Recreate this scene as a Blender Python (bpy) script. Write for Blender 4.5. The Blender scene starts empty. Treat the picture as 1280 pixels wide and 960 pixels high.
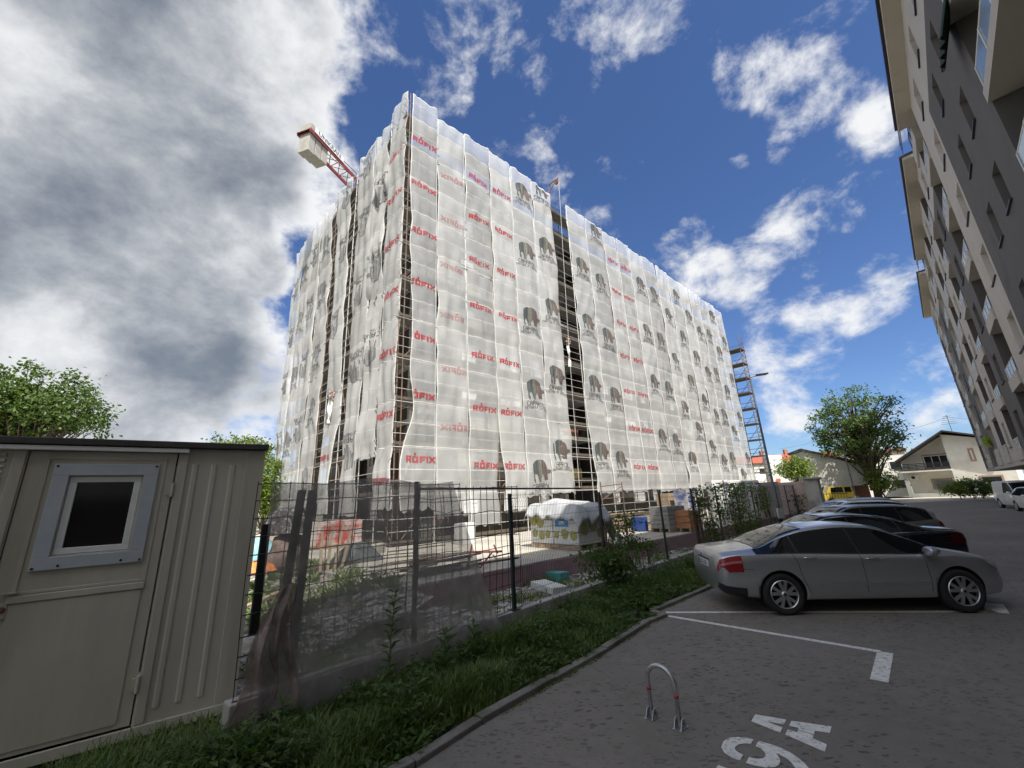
import bpy, bmesh, math, random
from mathutils import Vector, Matrix, noise
R = math.radians
PI = math.pi
rnd = random.Random(7)
sc = bpy.context.scene
col = sc.collection
V = Vector
Z = V((0, 0, 1))

# ------------------------------------------------------------------ camera
FPX, PITCH, ROLL, EYE = 506.6, R(15.93), R(-2.67), 2.14
_c, _s, _cp, _sp = math.cos(ROLL), math.sin(ROLL), math.cos(PITCH), math.sin(PITCH)
camd = bpy.data.cameras.new('camera')
cam = bpy.data.objects.new('camera', camd)
col.objects.link(cam)
camd.sensor_width = 36
camd.lens = FPX * 36 / 1280
camd.clip_start = .05
camd.clip_end = 3000
cx, cy, cz = V((_c, -_s * _sp, _s * _cp)), V((-_s, -_c * _sp, _c * _cp)), V((0, -_cp, -_sp))
cam.matrix_world = Matrix(((cx.x, cy.x, cz.x, 0), (cx.y, cy.y, cz.y, 0), (cx.z, cy.z, cz.z, EYE), (0, 0, 0, 1)))
sc.camera = cam
CAM = V((0, 0, EYE))

def ray(px, py):
    d0, d1, d2 = px - 640, 480 - py, FPX
    x, y = d0 * _c - d1 * _s, d0 * _s + d1 * _c
    return V((x, d2 * _cp - y * _sp, d2 * _sp + y * _cp))
def at(px, py, z=0.0):            # ground point seen at that pixel of the 1280x960 photograph
    d = ray(px, py)
    return CAM + d * ((z - EYE) / d.z)
def dirv(az):
    a = R(az)
    return V((math.sin(a), math.cos(a), 0))
def on_plane(px, py, o, n):
    d = ray(px, py)
    return CAM + d * ((o - CAM).dot(n) / d.dot(n))
def at_depth(px, py, y):
    d = ray(px, py)
    return CAM + d * (y / d.y)

# ------------------------------------------------------------------ materials
def principled(name):
    m = bpy.data.materials.new(name)
    m.use_nodes = True
    return m, m.node_tree.nodes, m.node_tree.links, m.node_tree.nodes['Principled BSDF']
def mat(name, c, rough=.75, metal=0., var=.18, vs=2.5, bump=0., bs=60., coat=0., c2=None, c2t=.62, c2s=1.2, spec=.5, streak=1.0):
    """base colour with two scales of grime noise, optional second colour in patches"""
    m, n, l, p = principled(name)
    tc = n.new('ShaderNodeTexCoord')
    mp = n.new('ShaderNodeMapping'); mp.inputs['Scale'].default_value = (1, 1, 1 / streak)
    l.new(tc.outputs['Object'], mp.inputs['Vector'])
    n1 = n.new('ShaderNodeTexNoise'); n1.inputs['Scale'].default_value = vs; n1.inputs['Detail'].default_value = 6
    n1.inputs['Roughness'].default_value = .65
    l.new(mp.outputs[0], n1.inputs['Vector'])
    mr = n.new('ShaderNodeMapRange')
    mr.inputs['From Min'].default_value = .3; mr.inputs['From Max'].default_value = .7
    mr.inputs['To Min'].default_value = 1 - var; mr.inputs['To Max'].default_value = 1 + var
    l.new(n1.outputs['Fac'], mr.inputs['Value'])
    base = n.new('ShaderNodeRGB'); base.outputs[0].default_value = (*c, 1)
    src = base.outputs[0]
    if c2:
        n2 = n.new('ShaderNodeTexNoise'); n2.inputs['Scale'].default_value = c2s; n2.inputs['Detail'].default_value = 7
        l.new(mp.outputs[0], n2.inputs['Vector'])
        r2 = n.new('ShaderNodeMapRange'); r2.inputs['From Min'].default_value = c2t - .07; r2.inputs['From Max'].default_value = c2t + .07
        l.new(n2.outputs['Fac'], r2.inputs['Value'])
        mx = n.new('ShaderNodeMix'); mx.data_type = 'RGBA'
        l.new(r2.outputs[0], mx.inputs[0]); l.new(src, mx.inputs[6]); mx.inputs[7].default_value = (*c2, 1)
        src = mx.outputs[2]
    vm = n.new('ShaderNodeVectorMath'); vm.operation = 'SCALE'
    l.new(src, vm.inputs[0]); l.new(mr.outputs[0], vm.inputs['Scale'])
    l.new(vm.outputs[0], p.inputs['Base Color'])
    p.inputs['Roughness'].default_value = rough
    p.inputs['Metallic'].default_value = metal
    p.inputs['Specular IOR Level'].default_value = spec
    p.inputs['Coat Weight'].default_value = coat
    p.inputs['Coat Roughness'].default_value = .06
    if bump:
        nb = n.new('ShaderNodeTexNoise'); nb.inputs['Scale'].default_value = bs; nb.inputs['Detail'].default_value = 5
        l.new(tc.outputs['Object'], nb.inputs['Vector'])
        b = n.new('ShaderNodeBump'); b.inputs['Strength'].default_value = bump; b.inputs['Distance'].default_value = .02
        l.new(nb.outputs['Fac'], b.inputs['Height']); l.new(b.outputs[0], p.inputs['Normal'])
    return m
def glass_mat(name, c=(.02, .025, .03), rough=.04):
    m, n, l, p = principled(name)
    p.inputs['Base Color'].default_value = (*c, 1)
    p.inputs['Roughness'].default_value = rough
    p.inputs['Specular IOR Level'].default_value = .8
    return m
def mesh_cloth(name, c, opacity, transl=.5, vary=.25, vs=1.2, grain=True):
    """open weave: part of the light passes between the threads"""
    m, n, l, p = principled(name)
    n.remove(p)
    out = n['Material Output']
    tc = n.new('ShaderNodeTexCoord')
    n1 = n.new('ShaderNodeTexNoise'); n1.inputs['Scale'].default_value = vs; n1.inputs['Detail'].default_value = 5
    l.new(tc.outputs['Object'], n1.inputs['Vector'])
    mr = n.new('ShaderNodeMapRange'); mr.inputs['From Min'].default_value = .3; mr.inputs['From Max'].default_value = .7
    mr.inputs['To Min'].default_value = max(0, opacity - vary * .5); mr.inputs['To Max'].default_value = min(1, opacity + vary * .5)
    l.new(n1.outputs['Fac'], mr.inputs['Value'])
    # dirt
    n2 = n.new('ShaderNodeTexNoise'); n2.inputs['Scale'].default_value = vs * 2.3; n2.inputs['Detail'].default_value = 6
    l.new(tc.outputs['Object'], n2.inputs['Vector'])
    m2 = n.new('ShaderNodeMapRange'); m2.inputs['From Min'].default_value = .35; m2.inputs['From Max'].default_value = .7
    m2.inputs['To Min'].default_value = 1.05; m2.inputs['To Max'].default_value = .8
    l.new(n2.outputs['Fac'], m2.inputs['Value'])
    vm = n.new('ShaderNodeVectorMath'); vm.operation = 'SCALE'; vm.inputs[0].default_value = c
    l.new(m2.outputs[0], vm.inputs['Scale'])
    d = n.new('ShaderNodeBsdfDiffuse'); t = n.new('ShaderNodeBsdfTranslucent'); tr = n.new('ShaderNodeBsdfTransparent')
    l.new(vm.outputs[0], d.inputs['Color']); l.new(vm.outputs[0], t.inputs['Color'])
    a = n.new('ShaderNodeMixShader'); a.inputs[0].default_value = transl
    l.new(d.outputs[0], a.inputs[1]); l.new(t.outputs[0], a.inputs[2])
    b = n.new('ShaderNodeMixShader'); l.new(mr.outputs[0], b.inputs[0])
    l.new(tr.outputs[0], b.inputs[1]); l.new(a.outputs[0], b.inputs[2])
    l.new(b.outputs[0], out.inputs['Surface'])
    return m
def leaf_mat(name, c, c2, rough=.45, transl=.35):
    m, n, l, p = principled(name)
    n.remove(p)
    out = n['Material Output']
    oi = n.new('ShaderNodeNewGeometry')
    mx = n.new('ShaderNodeMix'); mx.data_type = 'RGBA'
    l.new(oi.outputs['Random Per Island'], mx.inputs[0]); mx.inputs[6].default_value = (*c, 1); mx.inputs[7].default_value = (*c2, 1)
    d = n.new('ShaderNodeBsdfPrincipled'); d.inputs['Roughness'].default_value = rough; d.inputs['Specular IOR Level'].default_value = .35
    t = n.new('ShaderNodeBsdfTranslucent')
    l.new(mx.outputs[2], d.inputs['Base Color'])
    g = n.new('ShaderNodeMix'); g.data_type = 'RGBA'; g.blend_type = 'MULTIPLY'; g.inputs[0].default_value = 1
    l.new(mx.outputs[2], g.inputs[6]); g.inputs[7].default_value = (1.5, 1.7, .6, 1)
    l.new(g.outputs[2], t.inputs['Color'])
    a = n.new('ShaderNodeMixShader'); a.inputs[0].default_value = transl
    l.new(d.outputs[0], a.inputs[1]); l.new(t.outputs[0], a.inputs[2]); l.new(a.outputs[0], out.inputs['Surface'])
    return m

# ------------------------------------------------------------------ mesh builder
class MB:
    def __init__(s):
        s.v = []; s.f = []; s.m = []
    def add(s, vs, fs, mi=0):
        b = len(s.v)
        s.v.extend([tuple(x) for x in vs])
        for f in fs:
            s.f.append(tuple(b + i for i in f)); s.m.append(mi)
    def quad(s, a, b, c, d, mi=0):
        s.add([a, b, c, d], [(0, 1, 2, 3)], mi)
    def obox(s, o, dx, dy, dz, mi=0):
        o, dx, dy, dz = V(o), V(dx), V(dy), V(dz)
        p = [o, o + dx, o + dx + dy, o + dy, o + dz, o + dx + dz, o + dx + dy + dz, o + dy + dz]
        s.add(p, [(0, 3, 2, 1), (4, 5, 6, 7), (0, 1, 5, 4), (1, 2, 6, 5), (2, 3, 7, 6), (3, 0, 4, 7)], mi)
    def box(s, c, sx, sy, sz, az=None, mi=0, tilt=None):
        """box centred on c; sx runs along azimuth az (default the x axis)"""
        u = dirv(az) if az is not None else V((1, 0, 0))
        w = V((-u.y, u.x, 0)); z = V((0, 0, 1))
        if tilt is not None:
            m = tilt
            u, w, z = m @ u, m @ w, m @ z
        s.obox(V(c) - u * sx / 2 - w * sy / 2 - z * sz / 2, u * sx, w * sy, z * sz, mi)
    def tube(s, pts, r, n=6, mi=0, caps=True):
        pts = [V(p) for p in pts]
        rs = r if isinstance(r, (list, tuple)) else [r] * len(pts)
        rings = []
        ref = None
        for i, p in enumerate(pts):
            t = (pts[min(i + 1, len(pts) - 1)] - pts[max(i - 1, 0)])
            if t.length < 1e-9: t = V((0, 0, 1))
            t.normalize()
            if ref is None:
                ref = t.cross(V((0, 0, 1)) if abs(t.z) < .9 else V((1, 0, 0))).normalized()
            else:
                ref = (ref - t * ref.dot(t)).normalized()
            bn = t.cross(ref)
            rings.append([p + (ref * math.cos(2 * PI * k / n) + bn * math.sin(2 * PI * k / n)) * rs[i] for k in range(n)])
        vs = [q for ring in rings for q in ring]
        fs = []
        for i in range(len(pts) - 1):
            for k in range(n):
                fs.append((i * n + k, i * n + (k + 1) % n, (i + 1) * n + (k + 1) % n, (i + 1) * n + k))
        if caps:
            fs.append(tuple(range(n - 1, -1, -1))); fs.append(tuple((len(pts) - 1) * n + k for k in range(n)))
        s.add(vs, fs, mi)
    def prism(s, poly, vec, mi=0, mi_side=None):
        n = len(poly); vec = V(vec)
        vs = [V(p) for p in poly] + [V(p) + vec for p in poly]
        s.add(vs, [tuple(range(n - 1, -1, -1)), tuple(range(n, 2 * n))], mi)
        s.add(vs, [(i, (i + 1) % n, n + (i + 1) % n, n + i) for i in range(n)], mi if mi_side is None else mi_side)
    def grid(s, fn, nu, nv, mi=0):
        vs = [fn(i / nu, j / nv) for j in range(nv + 1) for i in range(nu + 1)]
        s.add(vs, [(j * (nu + 1) + i, j * (nu + 1) + i + 1, (j + 1) * (nu + 1) + i + 1, (j + 1) * (nu + 1) + i) for j in range(nv) for i in range(nu)], mi)
    def lathe(s, o, axis, prof, n=24, mi=0):
        """profile [(radius, along axis)]"""
        o = V(o); axis = V(axis).normalized()
        a = axis.cross(Z if abs(axis.z) < .9 else V((1, 0, 0))).normalized(); b = axis.cross(a)
        vs = []
        for r, h in prof:
            for k in range(n):
                t = 2 * PI * k / n
                vs.append(o + axis * h + (a * math.cos(t) + b * math.sin(t)) * r)
        fs = [(i * n + k, i * n + (k + 1) % n, (i + 1) * n + (k + 1) % n, (i + 1) * n + k) for i in range(len(prof) - 1) for k in range(n)]
        s.add(vs, fs, mi)
    def mesh(s, name, mats, smooth=False, recalc=True):
        me = bpy.data.meshes.new(name)
        me.from_pydata(s.v, [], s.f)
        for m in (mats if isinstance(mats, (list, tuple)) else [mats]): me.materials.append(m)
        me.polygons.foreach_set('material_index', s.m)
        if smooth: me.polygons.foreach_set('use_smooth', [True] * len(s.f))
        if recalc:
            bm = bmesh.new(); bm.from_mesh(me)
            bmesh.ops.recalc_face_normals(bm, faces=bm.faces); bm.to_mesh(me); bm.free()
        me.update()
        return me
    def build(s, name, mats, parent=None, base=None, smooth=False, bevel=0, recalc=True, solid=0):
        """one mesh object; vertices are in world space, base moves the origin there"""
        if base is not None:
            base = V(base); s.v = [tuple(V(p) - base) for p in s.v]
        o = bpy.data.objects.new(name, s.mesh(name, mats, smooth, recalc))
        col.objects.link(o)
        if base is not None: o.location = base
        if parent is not None:
            o.parent = parent; o.matrix_parent_inverse = world_of(parent).inverted()
        if solid:
            so = o.modifiers.new('thickness', 'SOLIDIFY'); so.thickness = solid
        if bevel:
            bv = o.modifiers.new('edge', 'BEVEL'); bv.width = bevel; bv.segments = 2; bv.limit_method = 'ANGLE'; bv.angle_limit = R(40)
        return o
def world_of(o):
    m = Matrix.LocRotScale(o.location, o.rotation_euler, o.scale)
    if o.parent: m = world_of(o.parent) @ o.matrix_parent_inverse @ m
    return m
def tag(o, label, cat, group=None, kind=None):
    if label: o['label'] = label
    if cat: o['category'] = cat
    if group: o['group'] = group
    if kind: o['kind'] = kind
    return o
def thing(name, label, cat, loc, group=None):
    o = bpy.data.objects.new(name, None)
    o.empty_display_size = .2
    col.objects.link(o)
    o.location = V(loc)
    return tag(o, label, cat, group)
def structure(o):
    o['kind'] = 'structure'
    return o
def copy_tree(o, parent=None):
    c = o.copy(); col.objects.link(c)
    if parent is not None: c.parent = parent
    for ch in [x for x in bpy.data.objects if x.parent == o]:
        copy_tree(ch, c)
    return c
def text_mesh(mb, txt, o, ux, uy, size, mi=0, thick=None, bold=0.0, align='CENTER'):
    """lettering as flat faces laid in the plane (ux, uy) at o"""
    cu = bpy.data.curves.new('lettering', 'FONT')
    cu.body = txt; cu.size = size; cu.align_x = align; cu.align_y = 'CENTER'; cu.offset = bold; cu.resolution_u = 3
    ob = bpy.data.objects.new('lettering', cu); col.objects.link(ob)
    me = bpy.data.meshes.new_from_object(ob)
    vs = [V(o) + V(ux) * v.co.x + V(uy) * v.co.y for v in me.vertices]
    mb.add(vs, [tuple(p.vertices) for p in me.polygons], mi)
    bpy.data.objects.remove(ob); bpy.data.meshes.remove(me); bpy.data.curves.remove(cu)

# shared materials
M = {}
M['concrete'] = mat('concrete', (.36, .35, .33), .9, var=.2, vs=2, bump=.25, c2=(.24, .23, .22), c2t=.6)
M['steel'] = mat('galvanised_steel', (.5, .51, .52), .4, .85, var=.15, vs=8)
M['rust'] = mat('rusty_steel', (.19, .09, .055), .8, .2, var=.4, vs=9)
M['black_paint'] = mat('black_paint', (.018, .02, .02), .5, var=.2, vs=6)
M['green_paint'] = mat('dark_green_powder_coat', (.02, .034, .03), .45, var=.2, vs=6)
M['wire'] = mat('dark_wire', (.045, .038, .034), .7, .2, var=.4, vs=10)
M['white_plastic'] = mat('white_plastic', (.74, .75, .74), .4, var=.08)
M['glass'] = glass_mat('window_glass')
M['timber'] = mat('weathered_timber', (.30, .225, .15), .85, var=.35, vs=6, streak=4)
M['dark_timber'] = mat('wet_dark_timber', (.1, .08, .06), .85, var=.35, vs=6, streak=4)
M['bark'] = mat('bark', (.11, .085, .065), .9, var=.35, vs=8, bump=.5, streak=4)
M['dark'] = mat('dark_interior', (.02, .02, .02), .9)

# ------------------------------------------------------------------ light and sky
SUN_AZ, SUN_EL = 162., 56.
sd = bpy.data.lights.new('sun', 'SUN'); sd.energy = 5.0; sd.angle = R(.5); sd.color = (1, .95, .87)
so = bpy.data.objects.new('sun', sd); col.objects.link(so)
sv = dirv(SUN_AZ) * math.cos(R(SUN_EL)) + Z * math.sin(R(SUN_EL))
so.rotation_euler = sv.to_track_quat('Z', 'Y').to_euler()
so.location = sv * 60
w = bpy.data.worlds.new('World'); sc.world = w; w.use_nodes = True
wn, wl = w.node_tree.nodes, w.node_tree.links
bg = wn['Background']
sky = wn.new('ShaderNodeTexSky'); sky.sky_type = 'NISHITA'; sky.sun_disc = False
sky.sun_elevation = R(SUN_EL); sky.sun_rotation = R(SUN_AZ)
sky.air_density = 1.0; sky.dust_density = .35; sky.ozone_density = 3.0
SKY_STR = .12
bg.inputs['Strength'].default_value = SKY_STR
def wmath(op, a, b=None, c=None, clamp=False):
    n = wn.new('ShaderNodeMath'); n.operation = op; n.use_clamp = clamp
    for i, x in enumerate((a, b, c)):
        if x is None: continue
        if isinstance(x, (int, float)): n.inputs[i].default_value = x
        else: wl.new(x, n.inputs[i])
    return n.outputs[0]
def wrange(v, a, b, c=0., d=1., kind='SMOOTHSTEP'):
    n = wn.new('ShaderNodeMapRange'); n.interpolation_type = kind
    for i, x in enumerate((a, b, c, d)): n.inputs[i + 1].default_value = x
    wl.new(v, n.inputs[0]); return n.outputs[0]
tc = wn.new('ShaderNodeTexCoord')
nrm = wn.new('ShaderNodeVectorMath'); nrm.operation = 'NORMALIZE'; wl.new(tc.outputs['Generated'], nrm.inputs[0])
sep = wn.new('ShaderNodeSeparateXYZ'); wl.new(nrm.outputs[0], sep.inputs[0])
def wnoise(scale, detail, rough=.6, dist=0., off=(0, 0, 0)):
    mp = wn.new('ShaderNodeMapping'); mp.inputs['Location'].default_value = off
    mp.inputs['Scale'].default_value = (1, 1, 1.35)
    wl.new(nrm.outputs[0], mp.inputs['Vector'])
    n = wn.new('ShaderNodeTexNoise'); n.inputs['Scale'].default_value = scale; n.inputs['Detail'].default_value = detail
    n.inputs['Roughness'].default_value = rough; n.inputs['Distortion'].default_value = dist
    wl.new(mp.outputs[0], n.inputs['Vector']); return n.outputs['Fac']
def blob(px, py, rad, amp):       # where a cloud stands in the sky: a direction and an angular radius
    d = ray(px, py).normalized()
    vm = wn.new('ShaderNodeVectorMath'); vm.operation = 'DOT_PRODUCT'; wl.new(nrm.outputs[0], vm.inputs[0]); vm.inputs[1].default_value = d
    return wmath('MULTIPLY', wrange(vm.outputs['Value'], math.cos(R(rad)), 1.0 - (1 - math.cos(R(rad))) * .1), amp)
CLOUDS = [(60, 40, 26, .5), (160, 130, 22, .5), (40, 300, 24, .5), (170, 330, 17, .5), (225, 255, 11, .42), (322, 335, 5, .36), (60, 440, 20, .45), (210, 500, 18, .4),
          (345, 60, 11, .35), (300, 30, 13, .4), (425, 190, 5.5, .25), (400, 60, 7, .2), (300, 480, 9, .3), (20, 520, 14, .4),
          (500, 30, 5.9, 0.216), (580, 60, 7.7, 0.240), (650, 100, 5.3, 0.232), (610, 15, 5.9, 0.208), (800, 20, 5.9, 0.256), (715, 15, 3.5, 0.160), (560, 110, 4.1, 0.160),
          (650, 185, 5.9, 0.224), (690, 225, 4.1, 0.208), (755, 285, 4.1, 0.160), (725, 255, 3.5, 0.120),
          (1000, 120, 5.3, 0.216), (1065, 135, 5.3, 0.240), (1110, 150, 4.1, 0.200), (940, 100, 4.7, 0.160), (975, 185, 2.1, 0.208), (920, 205, 1.9, 0.160),
          (860, 310, 4.7, 0.216), (920, 345, 5.9, 0.216), (890, 345, 5.9, 0.176), (990, 275, 4.7, 0.176), (960, 300, 4.7, 0.160), (1055, 275, 2.4, 0.192),
          (1030, 400, 5.3, 0.216), (1080, 385, 4.7, 0.208), (980, 425, 5.9, 0.216), (1140, 345, 3.5, 0.216), (1100, 335, 2.4, 0.176), (940, 440, 4.7, 0.192),
          (1160, 480, 5.9, 0.200), (1150, 440, 4.7, 0.120), (1000, 495, 7.1, 0.160), (1090, 470, 5.9, 0.120), (1000, 565, 7.1, 0.176), (1140, 570, 7.1, 0.200),
          (1010, 325, 2.9, 0.160), (760, 100, 2.9, 0.144), (840, 130, 2.4, 0.112)]
m_in = None
for b in CLOUDS:
    x = blob(*b)
    m_in = x if m_in is None else wmath('MAXIMUM', wmath('MAXIMUM', m_in, x), wmath('MULTIPLY', wmath('ADD', m_in, x), .72))
# the half of the sky behind the photographer: bright cloud cover added to lift the foreground shade
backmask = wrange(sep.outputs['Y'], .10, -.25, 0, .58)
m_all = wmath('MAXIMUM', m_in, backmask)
fine = wnoise(6.5, 11, .62, .15, (3.1, 1.7, .4))
big = wnoise(2.6, 6, .55, .1, (8.3, 2.2, 1.1))
dens_in = wmath('ADD', wmath('MULTIPLY', wmath('SUBTRACT', fine, .5), 1.5), wmath('ADD', wmath('MULTIPLY', wmath('SUBTRACT', big, .5), .55), .5))
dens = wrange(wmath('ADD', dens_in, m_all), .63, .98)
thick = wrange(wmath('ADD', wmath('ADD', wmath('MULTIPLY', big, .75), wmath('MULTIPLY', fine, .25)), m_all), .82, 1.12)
# thick middles of a cloud are grey, thin rims bright; the heavy cloud has its own dark bases
dark_in = None
for b in ((110, 350, 14, -.15), (240, 420, 10, -.13), (20, 420, 12, -.10), (300, 420, 6, -.10), (190, 60, 13, -.10), (90, 140, 12, -.05), (330, 130, 7, -.03)):
    x = blob(*b); dark_in = x if dark_in is None else wmath('MINIMUM', wmath('ADD', dark_in, wmath('MULTIPLY', x, .5)), x)
lit_in = wmath('MAXIMUM', blob(250, 240, 9, .12), wmath('MAXIMUM', blob(330, 300, 6, .14), blob(60, 480, 8, .10)))
dark_in = wmath('ADD', dark_in, lit_in)
lum = wrange(wmath('ADD', wmath('MULTIPLY', wnoise(3.4, 11, .60, .12, (1.2, 5.5, 2.0)), 2.0), wmath('ADD', dark_in, -.50)), .06, .92)
ramp = wn.new('ShaderNodeValToRGB')
ramp.color_ramp.elements[0].position = 0; ramp.color_ramp.elements[0].color = (.17, .20, .245, 1)
ramp.color_ramp.elements[1].position = 1; ramp.color_ramp.elements[1].color = (.80, .81, .82, 1)
e = ramp.color_ramp.elements.new(.5); e.color = (.43, .45, .48, 1)
wl.new(wmath('ADD', wmath('MULTIPLY', lum, thick), wmath('SUBTRACT', 1, thick), clamp=True), ramp.inputs[0])
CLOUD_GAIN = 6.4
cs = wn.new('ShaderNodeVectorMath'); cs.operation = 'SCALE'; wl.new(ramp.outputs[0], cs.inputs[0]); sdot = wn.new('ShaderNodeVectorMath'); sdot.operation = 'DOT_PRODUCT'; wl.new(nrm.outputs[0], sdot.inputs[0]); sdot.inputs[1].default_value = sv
wl.new(wrange(sdot.outputs['Value'], .45, 1.0, CLOUD_GAIN, CLOUD_GAIN * 3.2, 'LINEAR'), cs.inputs['Scale'])     # clouds glow more near the sun, boosted further to lift the shade
skc = wn.new('ShaderNodeMix'); skc.data_type = 'RGBA'; skc.blend_type = 'MULTIPLY'; skc.inputs[0].default_value = 1
wl.new(sky.outputs[0], skc.inputs[6]); skc.inputs[7].default_value = (.46, .56, .74, 1)
mxw = wn.new('ShaderNodeMix'); mxw.data_type = 'RGBA'
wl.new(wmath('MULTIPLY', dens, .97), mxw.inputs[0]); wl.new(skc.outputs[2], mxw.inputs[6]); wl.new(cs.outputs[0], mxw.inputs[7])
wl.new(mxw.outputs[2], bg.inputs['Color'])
sc.view_settings.view_transform = 'Standard'; sc.view_settings.look = 'None'
sc.view_settings.exposure = .62; sc.view_settings.gamma = 1
sc.cycles.transparent_max_bounces = 24
sc.cycles.max_bounces = 7; sc.cycles.diffuse_bounces = 4; sc.cycles.transmission_bounces = 4
sc.cycles.use_denoising = True
try:
    sc.cycles.denoiser = 'OPENIMAGEDENOISE'
except Exception:
    pass

# ================================================================== the wrapped building
CORNER = V((-5.28, 17.94, 0))
dR, dL = dirv(46.5), dirv(-43.5)
nR, nL = dirv(136.5), dirv(226.5)
SLAB = .45
TOP = 24.6
class Face:
    def __init__(s, o, d, n): s.o, s.d, s.n = o, d, n
    def P(s, a, z, off=0.): return s.o + s.d * a + s.n * off + Z * z
FR, FL = Face(CORNER, dR, nR), Face(CORNER, dL, nL)
NETS = [mesh_cloth('white_scaffold_netting', (.90, .915, .92), .55, .42, .08, .35), mesh_cloth('thin_white_netting', (.90, .915, .92), .47, .42, .08, .35), mesh_cloth('thick_white_netting', (.89, .90, .895), .62, .42, .08, .35)]
M['net'] = NETS[0]
M['net_short'] = mesh_cloth('short_side_netting', (.88, .88, .865), .70, .45, .10, .35)  # slightly greyer, denser netting of the short facade
M['hem'] = mesh_cloth('doubled_net_hem', (.88, .88, .85), .88, .35, .05, 2)
M['print_red'] = mesh_cloth('red_print', (.50, .06, .075), .66, .25, .35, 1.5)
M['print_black'] = M['print_faint'] = mesh_cloth('faint_red_print', (.52, .16, .17), .36, .25, .3, 1.5)
M['print_black'] = mesh_cloth('black_print', (.035, .035, .04), .74, .25, .3, 1.5)
EMBLEM = [mat('print_' + k, c, .85, var=.2, vs=4) for k, c in ([(k_, tuple(.55 * (.45 * v_ + .55 * sum(c_) / 3) for v_ in c_)) for k_, c_ in (('warm_grey', (.13, .12, .115)), ('blue_grey', (.11, .15, .175)), ('slate', (.07, .10, .12)), ('green', (.10, .18, .13)),
          ('olive', (.30, .31, .14)), ('cream', (.50, .46, .32)), ('brown', (.26, .18, .13)), ('tan', (.36, .23, .12)), ('maroon', (.24, .13, .11)), ('dusky_brown', (.18, .12, .10)))])]
GREYS = [mat('print_grey_%s' % k, c, .85, var=.25, vs=4) for k, c in (('dark', (.13, .13, .13)), ('mid', (.22, .22, .215)))]
ELE = [(55, 230), (50, 330), (58, 420), (62, 520), (78, 548), (98, 545), (92, 512), (80, 470), (85, 410), (122, 400), (150, 532), (196, 530), (212, 410), (240, 400), (275, 505), (335, 505),
       (340, 402), (400, 378), (398, 345), (375, 318), (362, 330), (338, 322), (330, 250), (308, 200), (260, 158), (200, 145), (130, 157), (80, 190)]
ELE = [((x - 205) / 340 * 1.46, -(y - 345) / 400 * 1.30) for x, y in ELE]
BANDS = [(-.56, 0), (-.44, 1), (-.30, 2), (-.20, 3), (-.13, 4), (-.08, 2), (-.04, 5), (.04, 6), (.09, 7), (.16, 9), (.22, 8), (.26, 7), (.33, 9), (.42, 8), (.50, 9), (9, 8)]
def in_poly(x, y, poly):
    r = False; j = len(poly) - 1
    for i in range(len(poly)):
        (xi, yi), (xj, yj) = poly[i], poly[j]
        if (yi > y) != (yj > y) and x < (xj - xi) * (y - yi) / (yj - yi) + xi: r = not r
        j = i
    return r
FONT = {'A': '01110 10001 10001 11111 10001 10001 10001', 'C': '01111 10000 10000 10000 10000 10000 01111', 'P': '11110 10001 10001 11110 10000 10000 10000',
        'R': '11110 10001 10001 11110 10100 10010 10001', 'O': '01110 10001 10001 10001 10001 10001 01110', 'L': '10000 10000 10000 10000 10000 10000 11111',
        'T': '11111 00100 00100 00100 00100 00100 00100', 'H': '10001 10001 10001 11111 10001 10001 10001', 'E': '11111 10000 10000 11110 10000 10000 11111',
        'W': '10001 10001 10001 10101 10101 11011 10001', 'F': '11111 10000 10000 11110 10000 10000 10000', 'S': '01111 10000 10000 01110 00001 00001 11110',
        'U': '10001 10001 10001 10001 10001 10001 01110', 'I': '1 1 1 1 1 1 1', 'X': '10001 10001 01010 00100 01010 10001 10001', ' ': '00 00 00 00 00 00 00',
        'N': '10001 11001 11001 10101 10011 10011 10001', 'K': '10001 10010 10100 11000 10100 10010 10001', '\u00d6': '01110 10001 10001 10001 10001 10001 01110'}
def cells_text(txt, cell_x, cell_y, x0, y0, arc=0., mi=0):
    """letters as small cells: [(x, y, w, h, material)], centred on x0, arched by arc metres"""
    width = sum(len(FONT[c].split()[0]) + 1 for c in txt) - 1
    out = []; x = -width / 2
    for c in txt:
        rows = FONT[c].split()
        for j, r in enumerate(rows):
            for i, b in enumerate(r):
                if b == '1':
                    xx = x + i + .5
                    out.append((x0 + xx * cell_x, y0 + (3 - j) * cell_y - arc * (xx / width * 2) ** 2, cell_x, cell_y, mi))
        x += len(rows[0]) + 1
    return out
def cells_emblem():
    out = []; c = .046
    for i in range(-20, 24):
        for j in range(-18, 19):
            x, y = i * c, j * c
            if in_poly(x, y, ELE):
                for lim, k in BANDS:
                    if x < lim: break
                out.append((x, y, c, c, k))
    nb = len(EMBLEM)
    out += cells_text('CAPAROL', .037, .042, 0, -.87, .08, nb)
    out += cells_text('THE POWER OF SURFACE', .0175, .024, 0, -1.13, .13, nb)
    return out
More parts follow.
